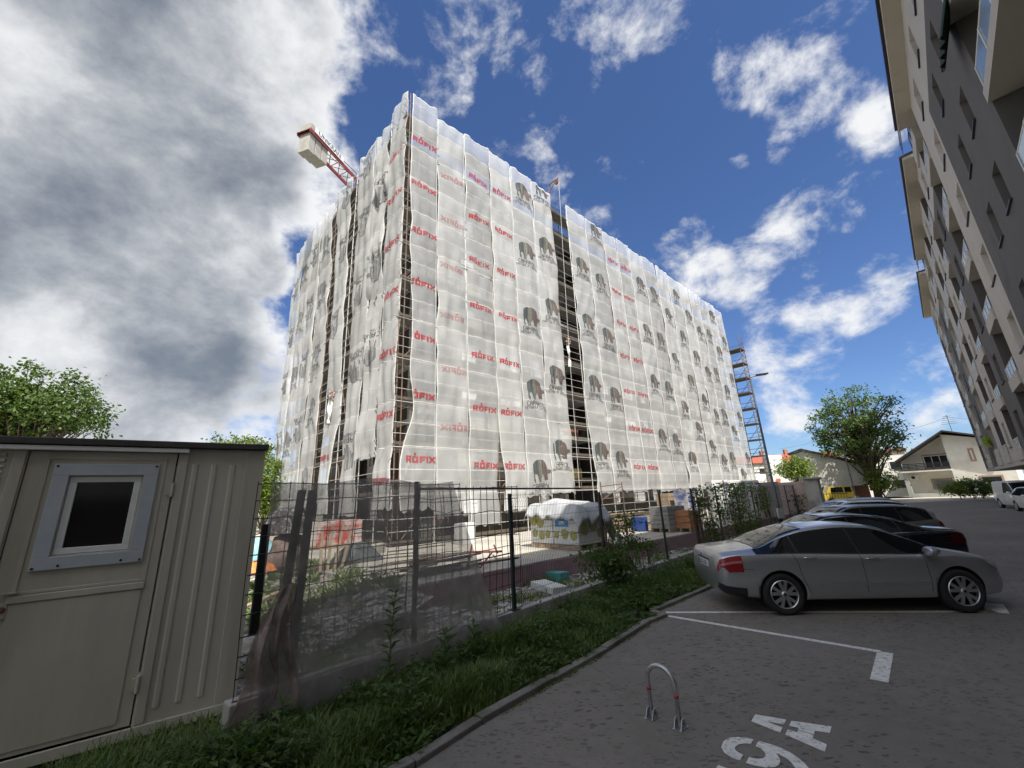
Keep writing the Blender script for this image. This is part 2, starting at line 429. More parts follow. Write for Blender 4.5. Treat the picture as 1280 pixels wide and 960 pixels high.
def cells_word():
    """heavy squared red lettering with a stepped block over the second letter"""
    out = []
    glyph = {'R': '111111 111111 110011 111111 111110 110111 110011'.split(), 'O': '111111 111111 110011 110011 110011 111111 111111'.split(),
             'F': '111111 111111 110000 111110 111110 110000 110000'.split(), 'I': '11 11 11 11 11 11 11'.split(), 'X': '1100011 1110111 0111110 0011100 0111110 1110111 1100011'.split()}
    cxx, cyy = .050, .044
    total = sum(len(glyph[g][0]) + 1 for g in 'ROFIX') - 1
    x = -total / 2
    for g in 'ROFIX':
        for j, r in enumerate(glyph[g]):
            for i, b in enumerate(r):
                if b == '1': out.append(((x + i + .5) * cxx, (3 - j) * cyy, cxx, cyy, 0))
        if g == 'O':
            for i, j in ((2, 4.5), (3, 4.5), (1.6, 5.3), (2.5, 5.3), (3.4, 5.3), (2, 6.2), (3, 6.2)):
                out.append(((x + i + .5) * cxx, j * cyy, cxx, cyy, 0))
        x += len(glyph[g][0]) + 1
    return out
C_EMB, C_WORD = cells_emblem(), cells_word()

def net_strip(face, a0, a1, ztop, zbot, seed, label, group, logos, material='net', fold=.06, sgn=1, taper=0., rough_top=.0, slitl=(), slitr=()):
    """one hanging width of netting from a0 to a1 along the facade; logos = [(kind, z, mirrored, upside_down)]"""
    def edge(z, base, k, slits):
        e = base + .035 * noise.noise(V((seed * 3.1 + k * 17, z * .35, 0))) + .03 * noise.noise(V((seed + k * 9, z * 1.4, 3)))
        for zc, h, amp in slits: e += amp * math.exp(-((z - zc) / h) ** 2)
        return e
    def S(u, z):
        l, r = edge(z, a0, 0, slitl), edge(z, a1, 1, slitr)
        a = l + (r - l) * u
        lift = (z - .5) / 2.1
        sag = math.sin(PI * (lift - math.floor(lift)))
        off = .07 + .05 * sag * (1 + .8 * noise.noise(V((a * .7, math.floor(lift) * 3.3, seed))))
        off += fold * noise.noise(V((u * 3.2 + seed, z * .10, 1.7))) + fold * .6 * noise.noise(V((u * 7 + seed * 2, z * .22, 5)))
        off += fold * 1.3 * noise.noise(V((a * .35, z * .28, 2.2 + seed)))
        off += .035 * math.sin((u * 2.2 + .06 * z + noise.noise(V((z * .3, seed, 4)))) * PI * 2) * (fold / .06)
        off += fold * .35 * noise.noise(V((u * 16 + seed, z * .5 + u * 3, 9))) + .02 * noise.noise(V((a * 3, z * 1.3, seed)))
        off += fold * 1.1 * noise.noise(V((a * .9 + z * .42, seed * 1.7, a * .3))) * (1.5 if seed % 3 == 0 else .7)
        off -= .10 * (abs(u - .5) * 2) ** 8
        return face.P(a, z, off)
    us = [0, .022] + [i / 12 for i in range(1, 12)] + [.978, 1]
    nu = len(us) - 1
    zs = []
    for k in range(-1, 13):
        zl = .5 + 2.1 * k
        for h, t_ in ((0., .020), (1.06, .011)):
            zs += [zl + h - t_, zl + h + t_] + [zl + h + q for q in (.2, .4, .6, .8)]
    zs = [z for z in sorted(zs) if zbot + .35 < z < ztop - .35]
    tn = [ztop - .13 * math.sin(PI * u) + .1 * noise.noise(V((u * 10, seed, 8))) + rough_top * (1 - u) for u in us]
    bn = [zbot + .25 * noise.noise(V((u * 6, seed, 18))) for u in us]
    mb = MB()
    rows = [bn] + [[z] * (nu + 1) for z in zs] + [[t_ - .06 for t_ in tn], tn]
    mb.add([S(us[i], rw[i]) for rw in rows for i in range(nu + 1)], [])
    def is_hem(z0, z1): return z1 - z0 < .07
    for j in range(len(rows) - 1):
        hem = is_hem(rows[j][0], rows[j + 1][0]) or j == len(rows) - 2
        for i in range(nu):
            b_ = j * (nu + 1) + i
            mb.f.append((b_, b_ + 1, b_ + nu + 2, b_ + nu + 1)); mb.m.append(1 if hem or i in (0, nu - 1) else 0)
    net = mb.build('scaffold_net', [NETS[(seed * 7 + seed // 3) % 3] if material == 'net' else M[material], M['hem']], base=face.P((a0 + a1) / 2, zbot), smooth=True)
    tag(net, label, 'netting', group)
    for kind, z, mir, up in logos:
        cells, mats = (C_WORD, [M['print_faint' if mir else 'print_red']]) if kind == 'word' else (C_EMB, (EMBLEM if kind == 'emblem' else GREYS * 5) + [M['print_black']])
        lm = MB()
        mid = (a0 + a1) / 2
        tilt = rnd.uniform(-.03, .03); ox = rnd.uniform(-.05, .05)
        vs = []; fs = []
        for x, y, cw, chh, k in cells:
            q = []
            for sx, sy in ((-.5, -.5), (.5, -.5), (.5, .5), (-.5, .5)):
                X, Y = x + sx * cw * 1.06, y + sy * chh * 1.06
                Y += X * tilt; X += ox
                if up: X, Y = -X, -Y
                if mir: X = -X
                a = mid + X * sgn; zz_ = z + Y
                l, r = edge(zz_, a0, 0, slitl), edge(zz_, a1, 1, slitr)
                u = (a - l) / (r - l)
                q.append((u, zz_))
            if all(.01 < p[0] < .99 and p[1] < ztop - .25 for p in q):
                lm.quad(*[S(*p) + face.n * .018 for p in q], mi=k)
        if lm.f:
            lm.build('printed_emblem' if kind != 'word' else 'printed_lettering', mats, net, recalc=False)
    return net

W3 = lambda z0, n, mir=False: [('word', z0 - 3.0 * i, mir, False) for i in range(n)]
E5 = lambda z0, n, kind='emblem', up=False: [(kind, z0 - 4.9 * i, False, up) for i in range(n)]
GN = 'white netting strips on the long facade'
ordinal = ['first', 'second', 'third', 'fourth', 'fifth', 'sixth', 'seventh', 'eighth', 'ninth', 'tenth', 'eleventh', 'twelfth', 'thirteenth', 'fourteenth', 'fifteenth', 'sixteenth', 'seventeenth', 'eighteenth', 'nineteenth']
strips = [(.32, 2.05, W3(22.1, 7), 'net', .05), (2.08, 4.02, W3(20.7, 6, True), 'net', .06), (4.05, 6.08, W3(21.9, 7), 'net', .05), (6.1, 8.05, W3(21.9, 7), 'net', .05),
          (8.08, 10.18, E5(23.3, 5), 'net', .05), (10.2, 12.25, E5(24.6, 5), 'net', .08),
          (14.35, 16.65, E5(19.8, 4), 'net', .05), (16.68, 19.2, E5(24.2, 5), 'net', .05), (19.23, 21.28, W3(22.1, 7), 'net', .05), (21.3, 23.4, W3(22.1, 7), 'net', .05),
          (23.42, 25.95, E5(21.5, 4), 'net', .05), (25.98, 28.55, E5(21.3, 4), 'net', .05), (28.6, 31.2, E5(19.8, 4), 'net', .07), (31.22, 33.85, E5(22.9, 4), 'net', .05),
          (33.9, 36.4, E5(21.2, 4), 'net', .05), (36.42, 38.95, E5(19.9, 4), 'net', .07), (39., 41.35, E5(20.2, 4), 'net', .06), (41.38, 43.7, E5(23.4, 5), 'net', .06), (43.72, 46.4, E5(20.4, 4), 'net', .06)]
for i, (a0, a1, logos, m_, fo) in enumerate(strips):
    what = 'red lettering repeated' if logos[0][0] == 'word' else 'striped elephant emblems'
    if i < 6: lab = '%s white netting strip right of the building corner, with %s' % (ordinal[i], what)
    else: lab = '%s white netting strip right of the dark vertical gap, with %s' % (ordinal[i - 6], what)
    sl, sr = [], []
    if i == 0: sl = [(17, 1.0, .16), (13, 2.2, .22), (10, 2.5, .30), (6.5, 1.4, .42), (3.5, 1.2, -.12)]
    if i == 3: sl = [(3.2, 1.6, .28), (16.5, .5, .05)]; sr = [(5.6, .6, -.06)]
    if i == 1: sl = [(19.5, .8, .07), (12.5, .9, .12), (15.2, .5, .08)]
    if i == 2: sl = [(21, .9, .09)]; sr = [(3.2, 1.6, -.26)]
    if i == 6: sl = [(24.6, 3.5, -.2), (2.4, 3.2, .38)]
    if i == 5: sr = [(2.2, 3.4, .30)]
    if i in (9, 11, 13, 15): sr = [(3.2, 3.0, -.10), (20.5, .8, -.06)]
    if i == 12: sl = [(4.2, 1.6, .16)]
    net_strip(FR, a0, a1, TOP + (.75 if i == 0 else .15 + .35 * rnd.random()), [1.9, 1.6, 1.0, 1.6, 2.3, 2.4][i] if i < 6 else 2.25 + .2 * rnd.random(), i + 1, lab, GN, logos, m_, fo, 1, rough_top=.0, slitl=sl, slitr=sr)

GL = 'white netting strips on the short facade'
lefts = [(.02, 1.95, [('word', z, False, False) for z in (21.4, 18.5, 15.5, 12.5, 9.3, 6.2, 3.2)], .07, 'netting strip next to the building corner on the shaded short side, red lettering', 2.0),
         (2.0, 3.95, [('grey', z, False, True) for z in (19.8, 14.8, 9.9)], .16, 'deeply creased netting strip with dark upside-down emblems, second from the corner on the short side', 4.4),
         (3.98, 6.15, [('grey', z, False, True) for z in (23.4, 19.0, 14.2, 9.4, 4.7)], .08, 'netting strip just right of the wider dark slot on the short side', 1.7),
         (7.3, 9.55, [('grey', z, False, True) for z in (23.2, 18.8, 13.2, 7.6)] + [('word', 5.0, False, False)], .10, 'loose netting strip hanging between the two dark slots on the short side', 1.8),
         (10.75, 13.45, [('grey', z, False, False) for z in (21.6, 17.7, 12.7, 8.8, 4.2)], .08, 'netting strip just left of the narrower dark slot on the short side', 1.0),
         (13.5, 15.9, [('grey', z, False, True) for z in (21.5, 16.8, 12.2, 7.3)], .08, 'third netting strip from the far left edge of the short side, grey emblems', .9),
         (15.95, 18.2, [('grey', z, False, False) for z in (21.6, 17.1, 12.4, 7.2)], .08, 'second netting strip from the far left edge of the short side', .9),
         (18.25, 20.6, [('grey', z, False, True) for z in (20.5, 16.0, 11.9, 6.9)], .08, 'netting strip at the far left edge of the wrapped building', .8)]
for i, (a0, a1, logos, fo, lab, zb) in enumerate(lefts):
    sl, sr = [], []
    if i == 0: sl = [(9, 4, .18), (4, 2, .25)]
    if i == 1: sl = [(5.5, 1.2, .25)]
    if i == 2: sr = [(24, 5, .25), (3, 4, -.1)]; sl = [(4.5, 2.5, .25)]
    if i == 3: sl = [(24, 6, .45), (8, 1.5, -.2), (3, 2, .35)]; sr = [(24, 5, .7), (12, 3, .1)]
    if i == 4: sl = [(24, 5, .45), (3, 3, -.2)]
    if i == 5: sl = [(3, 2.5, .12)]
    net_strip(FL, a0, a1, TOP + .1 + .3 * rnd.random() + (.5 if i == 0 else 0), zb, 40 + i, lab, GL, logos, 'net_short', fo, -1, slitl=sl, slitr=sr)

FE = Face(CORNER + dR * 46.55, -nR, dR)
for i in range(3):
    net_strip(FE, .05 + i * 2.5, 2.5 + i * 2.5, TOP + .2, 1.5, 70 + i, ['nearest', 'middle', 'rearmost'][i] + ' netting strip wrapped round the far end of the long facade', 'netting strips on the far end', [], 'net', .06)
# ---- scaffold: one per facade
LIFTS = [.5 + 2.1 * k for k in range(12)]
M['deck'] = mat('steel_deck', (.20, .185, .165), .7, .2, var=.3, vs=4)
M['tube'] = mat('bright_tube', (.52, .52, .50), .5, .3, var=.2, vs=6)
M['tube_rust'] = mat('rusty_tube', (.17, .115, .085), .7, .2, var=.35, vs=6)
def scaffold(face, stations, label, a_end, a_start=0.):
    t = thing('scaffold', label, 'scaffold', face.P((a_start + a_end) / 2, SLAB, -.5), None)
    for k, a in enumerate(stations):
        for off, mm in ((-.06, 'tube' if k % 3 else 'tube_rust'), (-1.0, 'tube_rust')):
            mb = MB(); mb.tube([face.P(a, SLAB, off), face.P(a, TOP + .25 + .5 * ((k * 7) % 3 == 0), off)], .032, 5)
            mb.tube([face.P(a, SLAB, off), face.P(a, SLAB + .03, off)], .09, 6)
            mb.build('standard', M[mm], t)
    for z in LIFTS:
        d = MB(); d.obox(face.P(a_start, z, -.12), face.d * (a_end - a_start), face.n * -.84, Z * .05)
        d.build('deck', M['deck'], t)
        mb = MB()
        for off in (-.04, -1.0):
            mb.tube([face.P(a_start - .3, z - .06, off), face.P(a_end + .2, z - .06, off)], .021, 5)
        mb.build('ledger', M['tube'], t)
        mb = MB()
        for h in (.55, 1.05):
            mb.tube([face.P(a_start - .2, z + h, -.035), face.P(a_end + .1, z + h, -.035)], .016, 5)
        mb.build('guard_rail', M['tube'], t)
        mb = MB(); mb.obox(face.P(a_start, z + .05, -.10), face.d * (a_end - a_start), face.n * .03, Z * .14)
        mb.build('toe_board', M['dark_timber'], t)
    for i in range(0, len(stations) - 1, 3):
        for k, z in enumerate(LIFTS[:-1]):
            if (k + i) % 2: continue
            if label.find('long') > 0 and stations[i] == 12.3: continue
            mb = MB(); mb.tube([face.P(stations[i], z, -.09), face.P(stations[i + 1], z + 2.05, -.09)], .022, 5)
            mb.build('brace', M['tube_rust'], t)
    return t
stR = [.25, 2.06, 4.03, 6.09, 8.07, 10.19, 12.3, 14.3, 16.66, 19.2, 21.3, 23.4, 25.96, 28.57, 31.2, 33.87, 36.4, 38.96, 41.36, 43.7, 46.4]
stL = [.2, 1.97, 3.96, 6.2, 7.0, 9.6, 10.7, 13.47, 15.92, 18.22, 20.6]
scaffold(FR, stR, 'steel tube scaffold behind the netting of the long facade', 46.4)
scaffold(FL, stL, 'steel tube scaffold behind the netting of the short facade', 20.6, 1.0)

# ---- scaffold tubes sticking out over the netting, with outriggers
t = thing('hoist_bracket', 'rusty scaffold bracket with lifting wheel above the dark gap', 'hoist', FR.P(12.4, TOP, -.3))
mb = MB(); mb.tube([FR.P(12.3, TOP - .8, -.06), FR.P(12.3, TOP + 1.3, -.06)], .035, 6); mb.tube([FR.P(12.3, TOP + 1.2, -.06), FR.P(12.3, TOP + 1.2, .95)], .04, 6)
mb.tube([FR.P(12.3, TOP + .4, -.06), FR.P(12.3, TOP + 1.2, .7)], .03, 6); mb.build('bracket_arm', M['tube_rust'], t)
mb = MB(); mb.lathe(FR.P(12.3, TOP + .95, .75), dR, [(.0, -.05), (.2, -.05), (.14, 0), (.2, .05), (0, .05)], 16); mb.build('pulley', M['rust'], t)
mb = MB(); mb.tube([FR.P(12.32, TOP + .9, .95), FR.P(12.34, 12, .5), FR.P(12.4, 2.6, .3)], .012, 4); mb.build('rope', M['white_plastic'], t)

# ---- the block itself
M['wall_raw'] = mat('pale_render_wall', (.27, .26, .235), .9, var=.15, vs=.8, c2=(.42, .41, .38), c2t=.55, c2s=.25)
M['wall_panel'] = mat('raw_wall_plaster', (.27, .26, .235), .9, var=.15, vs=1.2, c2=(.40, .385, .33), c2t=.58, c2s=.3)
M['brick'] = mat('hollow_brick', (.33, .15, .10), .9, var=.3, vs=5)
M['dim_base'] = mat('dim_ground_storey_wall', (.10, .088, .075), .9, var=.3, vs=1.5)  # ground-storey wall colour darkened for the dim interior below the nets
M['yellow_ins'] = mat('yellow_insulation', (.55, .45, .17), .9, var=.2, vs=3)
M['film'] = mat('window_film', (.95, .95, .95), .35, var=.08, vs=2)
M['pvc'] = mat('pvc_frame', (.80, .80, .79), .35, var=.05)
blk = thing('apartment_block', 'large apartment block under construction wrapped in white netting', 'building', FR.P(23, SLAB, -8))
ST = [SLAB + 2.9 * k for k in range(8)]         # storeys
BT = SLAB + 2.9 * 8 - .4
def wall_with_openings(mb, face, off, a0, a1, z0, z1, holes, depth, mi=0):
    """wall sheet with rectangular openings and their reveals; holes = [(a0, a1, z0, z1)] sorted, not overlapping in a"""
    x = a0
    for h0, h1, hz0, hz1 in holes:
        if h0 > x: mb.quad(face.P(x, z0, off), face.P(h0, z0, off), face.P(h0, z1, off), face.P(x, z1, off), mi)
        if hz0 > z0: mb.quad(face.P(h0, z0, off), face.P(h1, z0, off), face.P(h1, hz0, off), face.P(h0, hz0, off), mi)
        if hz1 < z1: mb.quad(face.P(h0, hz1, off), face.P(h1, hz1, off), face.P(h1, z1, off), face.P(h0, z1, off), mi)
        for p, q in (((h0, hz0), (h0, hz1)), ((h0, hz1), (h1, hz1)), ((h1, hz1), (h1, hz0)), ((h1, hz0), (h0, hz0))):
            mb.quad(face.P(*p, off), face.P(*q, off), face.P(*q, off - depth), face.P(*p, off - depth), mi)
        x = h1
    if x < a1: mb.quad(face.P(x, z0, off), face.P(a1, z0, off), face.P(a1, z1, off), face.P(x, z1, off), mi)
OFF = -1.42
def window(face, off, h, parent, filled, depth=.16, fr='pvc', split=True, name='window'):
    a0, a1, z0, z1 = h
    f = MB(); t_ = .07
    o1 = off - depth
    for (p0, p1, q0, q1) in ((a0, a1, z0, z0 + t_), (a0, a1, z1 - t_, z1), (a0, a0 + t_, z0 + t_, z1 - t_), (a1 - t_, a1, z0 + t_, z1 - t_)):
        f.obox(face.P(p0, q0, o1 - .06), face.d * (p1 - p0), face.n * .06, Z * (q1 - q0))
    if split:
        m_ = (a0 + a1) / 2; f.obox(face.P(m_ - .035, z0 + t_, o1 - .055), face.d * .07, face.n * .05, Z * (z1 - z0 - 2 * t_))
    w_ = f.build(name, M[fr], parent)
    g = MB(); g.quad(face.P(a0 + .02, z0 + .02, o1 - .04), face.P(a1 - .02, z0 + .02, o1 - .04), face.P(a1 - .02, z1 - .02, o1 - .04), face.P(a0 + .02, z1 - .02, o1 - .04))
    g.build('pane', M['film'] if filled else M['glass'], w_)
    return w_
bayR = [(1.2, 'w'), (2.9, 'C'), (4.7, 'w'), (7.6, 'W'), (10.5, 'w'), (15.1, 'L'), (18.6, 'w'), (21.6, 'W'), (24.6, 'w'), (27.4, 'L'), (30.2, 'w'), (33.2, 'W'), (36.2, 'w'), (39.2, 'w'), (42.2, 'W')]
RECESS = [mat('unlit_brown_recess', (.035, .026, .02), .9, var=.3), M['brick'], M['yellow_ins'], M['concrete']]  # brown taken near black: the unlit depth is put into the colour
wb = MB()
for k, z in enumerate(ST):
    holes = []
    for a, ty in bayR[1:]:
        if ty == 'w': holes.append((a, a + 1.15, z + .95, z + 2.3))
        elif ty == 'W': holes.append((a, a + 1.9, z + .95, z + 2.3))
        elif ty == 'C': holes.append((1.45, 4.2, z + .05, z + 2.68))
        else: holes.append((a - 1.75, a + 1.9, z + .05, z + 2.72))
    ztop_ = (ST[k + 1] if k < 7 else BT)
    wall_with_openings(wb, FR, OFF, 1.42, 45.4, z, ztop_, holes, .3, 1 if k == 0 else 0)
    for (h, (a, ty)) in zip(holes, bayR[1:]):
        if ty in 'LC':
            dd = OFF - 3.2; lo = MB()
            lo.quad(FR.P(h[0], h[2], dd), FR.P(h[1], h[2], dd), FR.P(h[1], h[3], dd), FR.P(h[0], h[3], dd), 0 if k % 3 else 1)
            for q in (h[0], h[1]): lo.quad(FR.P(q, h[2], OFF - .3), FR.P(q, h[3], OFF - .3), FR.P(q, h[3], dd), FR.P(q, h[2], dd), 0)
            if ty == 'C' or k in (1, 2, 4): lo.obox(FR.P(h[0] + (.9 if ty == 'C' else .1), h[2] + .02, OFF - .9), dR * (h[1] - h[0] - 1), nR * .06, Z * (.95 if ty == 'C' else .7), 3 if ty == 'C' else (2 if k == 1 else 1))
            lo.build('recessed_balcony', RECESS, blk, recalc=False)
        else:
            window(FR, OFF, h, blk, filled=True)
wb.build('long_wall', [M['wall_panel'], M['dim_base']], blk, recalc=False)
wb = MB()
for k, z in enumerate(ST):
    holes = [(a, a + 1.3, z + .95, z + 2.3) for a in (4.6,)] + [(6.1, 8.2, z + .05, z + 2.68), (9.2, 11.6, z + .05, z + 2.68), (12.6, 14.8, z + .05, z + 2.68)] + [(a, a + 1.3, z + .95, z + 2.3) for a in (17.4,)]
    holes = [(1.45, 3.9, z + .05, z + 2.68)] + holes
    wall_with_openings(wb, FL, OFF, 1.42, 20, z, ST[k + 1] if k < 7 else BT, holes, .3, 1 if k == 0 else 0)
    for h in holes:
        if h[1] - h[0] < 1.8: window(FL, OFF, h, blk, filled=(k % 2 == 0))
        else:
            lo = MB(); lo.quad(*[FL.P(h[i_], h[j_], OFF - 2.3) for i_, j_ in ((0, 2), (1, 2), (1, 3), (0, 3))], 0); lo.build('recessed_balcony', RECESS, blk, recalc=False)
wb.build('short_wall', [M['wall_raw'], M['dim_base']], blk, recalc=False)
c0, c1_, c2_, c3_ = [CORNER + dR * x + dL * y for x, y in ((1.6, 1.6), (45.3, 1.6), (45.3, 19.9), (1.6, 19.9))]
core = MB()
core.prism([p + Z * (BT - .05) for p in (c0, c1_, c2_, c3_)], Z * .35)
core.build('roof_slab', M['concrete'], blk)
core = MB(); core.prism([CORNER + dR * x + dL * y + Z * .2 for x, y in ((4.4, 4.4), (45.3, 4.4), (45.3, 19.9), (4.4, 19.9))], Z * (BT - .3))
core.build('core_wall', M['wall_raw'], blk)
sl_ = MB()
for z in ST[1:]:
    sl_.obox(CORNER + dR * 1.44 + dL * 1.44 + Z * (z - .2), dR * 43.9, dL * 18, Z * .2)
sl_.build('floor_slabs', M['concrete'], blk)

# ---- free scaffold tower at the far right end
tw = thing('scaffold_tower', 'open rusty scaffold tower with timber decks past the far end of the netting', 'scaffold', FR.P(48.8, 0, 1))
aa, bb = (46.75, 48.3), (1.25, -.5)
for a in (*aa, ):
    for b_ in bb:
        mb = MB(); mb.tube([FR.P(a, 0, b_), FR.P(a, 21.5 - .8 * (a > 49), b_)], .04, 5); mb.build('standard', M['tube_rust'], tw)
for k in range(1, 11):
    z = 1.95 * k
    mb = MB(); mb.obox(FR.P(aa[0] - .1, z, bb[0] + .1), dR * 1.75, nR * -1.9, Z * .09); mb.build('deck', M['dark_timber'], tw)
    mb = MB()
    for b_ in bb:
        for h in (.5, 1.0): mb.tube([FR.P(aa[0], z + h, b_), FR.P(aa[1], z + h, b_)], .03, 5)
    for h in (.5, 1.0): mb.tube([FR.P(aa[1], z + h, bb[0]), FR.P(aa[1], z + h, bb[1])], .03, 5)
    mb.build('guard_rail', M['tube_rust'], tw)
    if k < 10:
        mb = MB(); mb.tube([FR.P(aa[0], z, bb[0]), FR.P(aa[1], z + 1.9, bb[0])], .03, 5); mb.tube([FR.P(aa[1], z + 1.9, bb[0]), FR.P(aa[1], z, bb[1])], .03, 5); mb.build('brace', M['tube_rust'], tw)

# ---- rags and loose bits
def rag(o, w_, h, seed, label, m_, name='torn_rag'):
    mb = MB()
    def fn(u, v):
        p = V(o) + dR * ((u - .5) * w_ * (.35 + .65 * abs(math.sin(v * 4 + seed)))) - Z * (v * h)
        return p + nR * (.18 * noise.noise(V((u * 3, v * 4, seed)))) + dR * (.12 * noise.noise(V((v * 3, seed, 2))))
    mb.grid(fn, 6, 14)
    return tag(mb.build(name, m_, base=o, smooth=True), label, 'rag')
M['rag_white'] = mat('white_rag', (.75, .74, .72), .9, var=.2, vs=4)
M['rag_pink'] = mat('pink_rag', (.50, .34, .31), .9, var=.2, vs=4)
rag(FR.P(12.75, 12.6, .12), .3, 1.8, 1, 'white torn netting rag dangling in the dark gap of the long facade', M['rag_white'])
rag(FR.P(12.75, 12.85, .16),   .5, .4, 2.4, 'pink knotted rag at the top of the white one in the dark gap', M['rag_pink'])
rag(FL.P(8.05, 8.7, .2), .32, 1.7, 3, 'white torn rag hanging beside the loose strip on the short side', M['rag_white'])
rag(FL.P(7.9, 8.9, .22), .35, .35, 4, 'pinkish knot of netting above the white rag on the short side', M['rag_pink'])

# ================================================================== tower crane behind the block
def to(px, py, y): return at_depth(px, py, y)
M['crane_red'] = mat('crane_red', (.24, .055, .05), .6, var=.25, vs=3)
M['ballast'] = mat('ballast_concrete', (.36, .345, .31), .9, var=.15, vs=1.2, c2=(.27, .255, .23), c2t=.6)
tip = at_depth(381, 166, 25.5)      # jib tip
root_ = at_depth(470, 272, 34.5)
jd = (root_ - tip); jd.z = 0; jl = jd.length; jd.normalize()
jz = tip.z
js = V((jd.y, -jd.x, 0))            # sideways
cr = thing('tower_crane', 'red tower crane with concrete counterweights on its short rear arm', 'crane', V((root_.x, root_.y, 0)) + jd * 3)
JL = jl + 4
def J(a, s_, h): return V((tip.x, tip.y, jz)) + jd * a + js * s_ + Z * h
for sgn_ in (-1, 1):
    mb = MB(); mb.tube([J(-.1, .62 * sgn_, 0), J(JL, .62 * sgn_, 0)], .085, 6); mb.build('lower_chord', M['crane_red'], cr)
    mb = MB(); mb.tube([J(-.1, .62 * sgn_, .0), J(-.1, -.62 * sgn_, 0)], .1, 6); mb.obox(J(-.12, .62 * sgn_ - .04, -.14), jd * (JL), js * .1, Z * .34); mb.build('side_channel', M['crane_red'], cr)
mb = MB(); mb.tube([J(2.2, 0, -.85), J(JL, 0, -.85)], .08, 6); mb.build('under_chord', M['crane_red'], cr)
mb = MB(); a = 2.2; k = 0
while a < JL - 1:
    for s_ in (-.62, .62):
        mb.tube([J(a, s_, 0), J(a + .55, 0, -.85)], .035, 5); mb.tube([J(a + .55, 0, -.85), J(a + 1.1, s_, 0)], .035, 5)
    mb.tube([J(a, -.62, 0), J(a + 1.1, .62, 0)], .03, 5); a += 1.1
mb.build('lattice', M['crane_red'], cr)
for k in range(3):
    mb = MB(); mb.obox(J(.02 + k * .68, -.52, -1.8 + .12 * k), jd * .62, js * 1.04, Z * (2.75 - .2 * k)); b = mb.build('counterweight', M['ballast'], cr, bevel=.04)
mb = MB(); mb.obox(J(-.06, -.6, -.12), jd * .05, js * 1.2, Z * .26); e_ = mb.build('end_plate', M['crane_red'], cr)
sg = MB(); sg.obox(J(.3, .72, .12), jd * 3.3, js * .03, Z * .52); sgo = sg.build('name_board', M['white_plastic'], cr)
sg = MB(); text_mesh(sg, 'UNIKRAN', J(1.95, .755, .38), jd, Z, .58, 0, bold=.01); sg.build('board_lettering', M['print_black'], sgo, recalc=False)
mb = MB()
for s_ in (-.4, .4): mb.tube([J(.8, s_, .5), J(JL, s_ * .4, 2.0)], .03, 5)
mb.build('pendant_bar', M['black_paint'], cr)
mx_ = J(JL - .8, 0, 0); ms = MB()
for sx, sy in ((-1, -1), (-1, 1), (1, -1), (1, 1)): ms.tube([V((mx_.x + sx * .7, mx_.y + sy * .7, 0)), V((mx_.x + sx * .7, mx_.y + sy * .7, jz))], .08, 5)
z = 0
while z < jz - 1.5:
    for sx, sy, ex, ey in ((-1, -1, 1, -1), (1, -1, 1, 1), (1, 1, -1, 1), (-1, 1, -1, -1)):
        ms.tube([V((mx_.x + sx * .7, mx_.y + sy * .7, z)), V((mx_.x + ex * .7, mx_.y + ey * .7, z + 1.5))], .035, 4)
    z += 1.5
ms.build('mast', M['crane_red'], cr)

# ================================================================== grey apartment building on the right
D0 = 3.1
dB, nB = dirv(45.6), dirv(45.6 - 90)         # along the street, and out of the facade (to the left)
BO = -nB * D0
class FB_(Face): pass
FB = Face(V((BO.x, BO.y, 0)), dB, nB)
M['light_r'] = mat('pale_greige_render', (.47, .435, .395), .92, var=.06, vs=.7, bump=.12, bs=120, c2=(.43, .40, .36), c2t=.66, c2s=.5)
M['dark_r'] = mat('dark_grey_render', (.116, .107, .101), .92, var=.08, vs=.7, bump=.12, bs=120, c2=(.094, .087, .083), c2t=.66, c2s=.5)
M['soffit'] = mat('soffit_render', (.47, .43, .37), .92, var=.08, vs=.6, c2=(.40, .36, .30), c2t=.64)
M['sill'] = mat('dark_metal_sill', (.05, .043, .06), .45, .5, var=.1)
M['rail_al'] = mat('aluminium_rail', (.55, .54, .50), .4, .7, var=.1)
M['rail_glass'] = glass_mat('frosted_balcony_glass', (.26, .33, .40), .18)
bt = thing('grey_apartment_building', 'tall grey and beige apartment building lining the right side of the street', 'building', FB.P(20, 0, -5))
F0, FH = 3.0, 2.9
FLS = [F0 + FH * k for k in range(6)]
EAVE = 20.7
S_END = 66.5
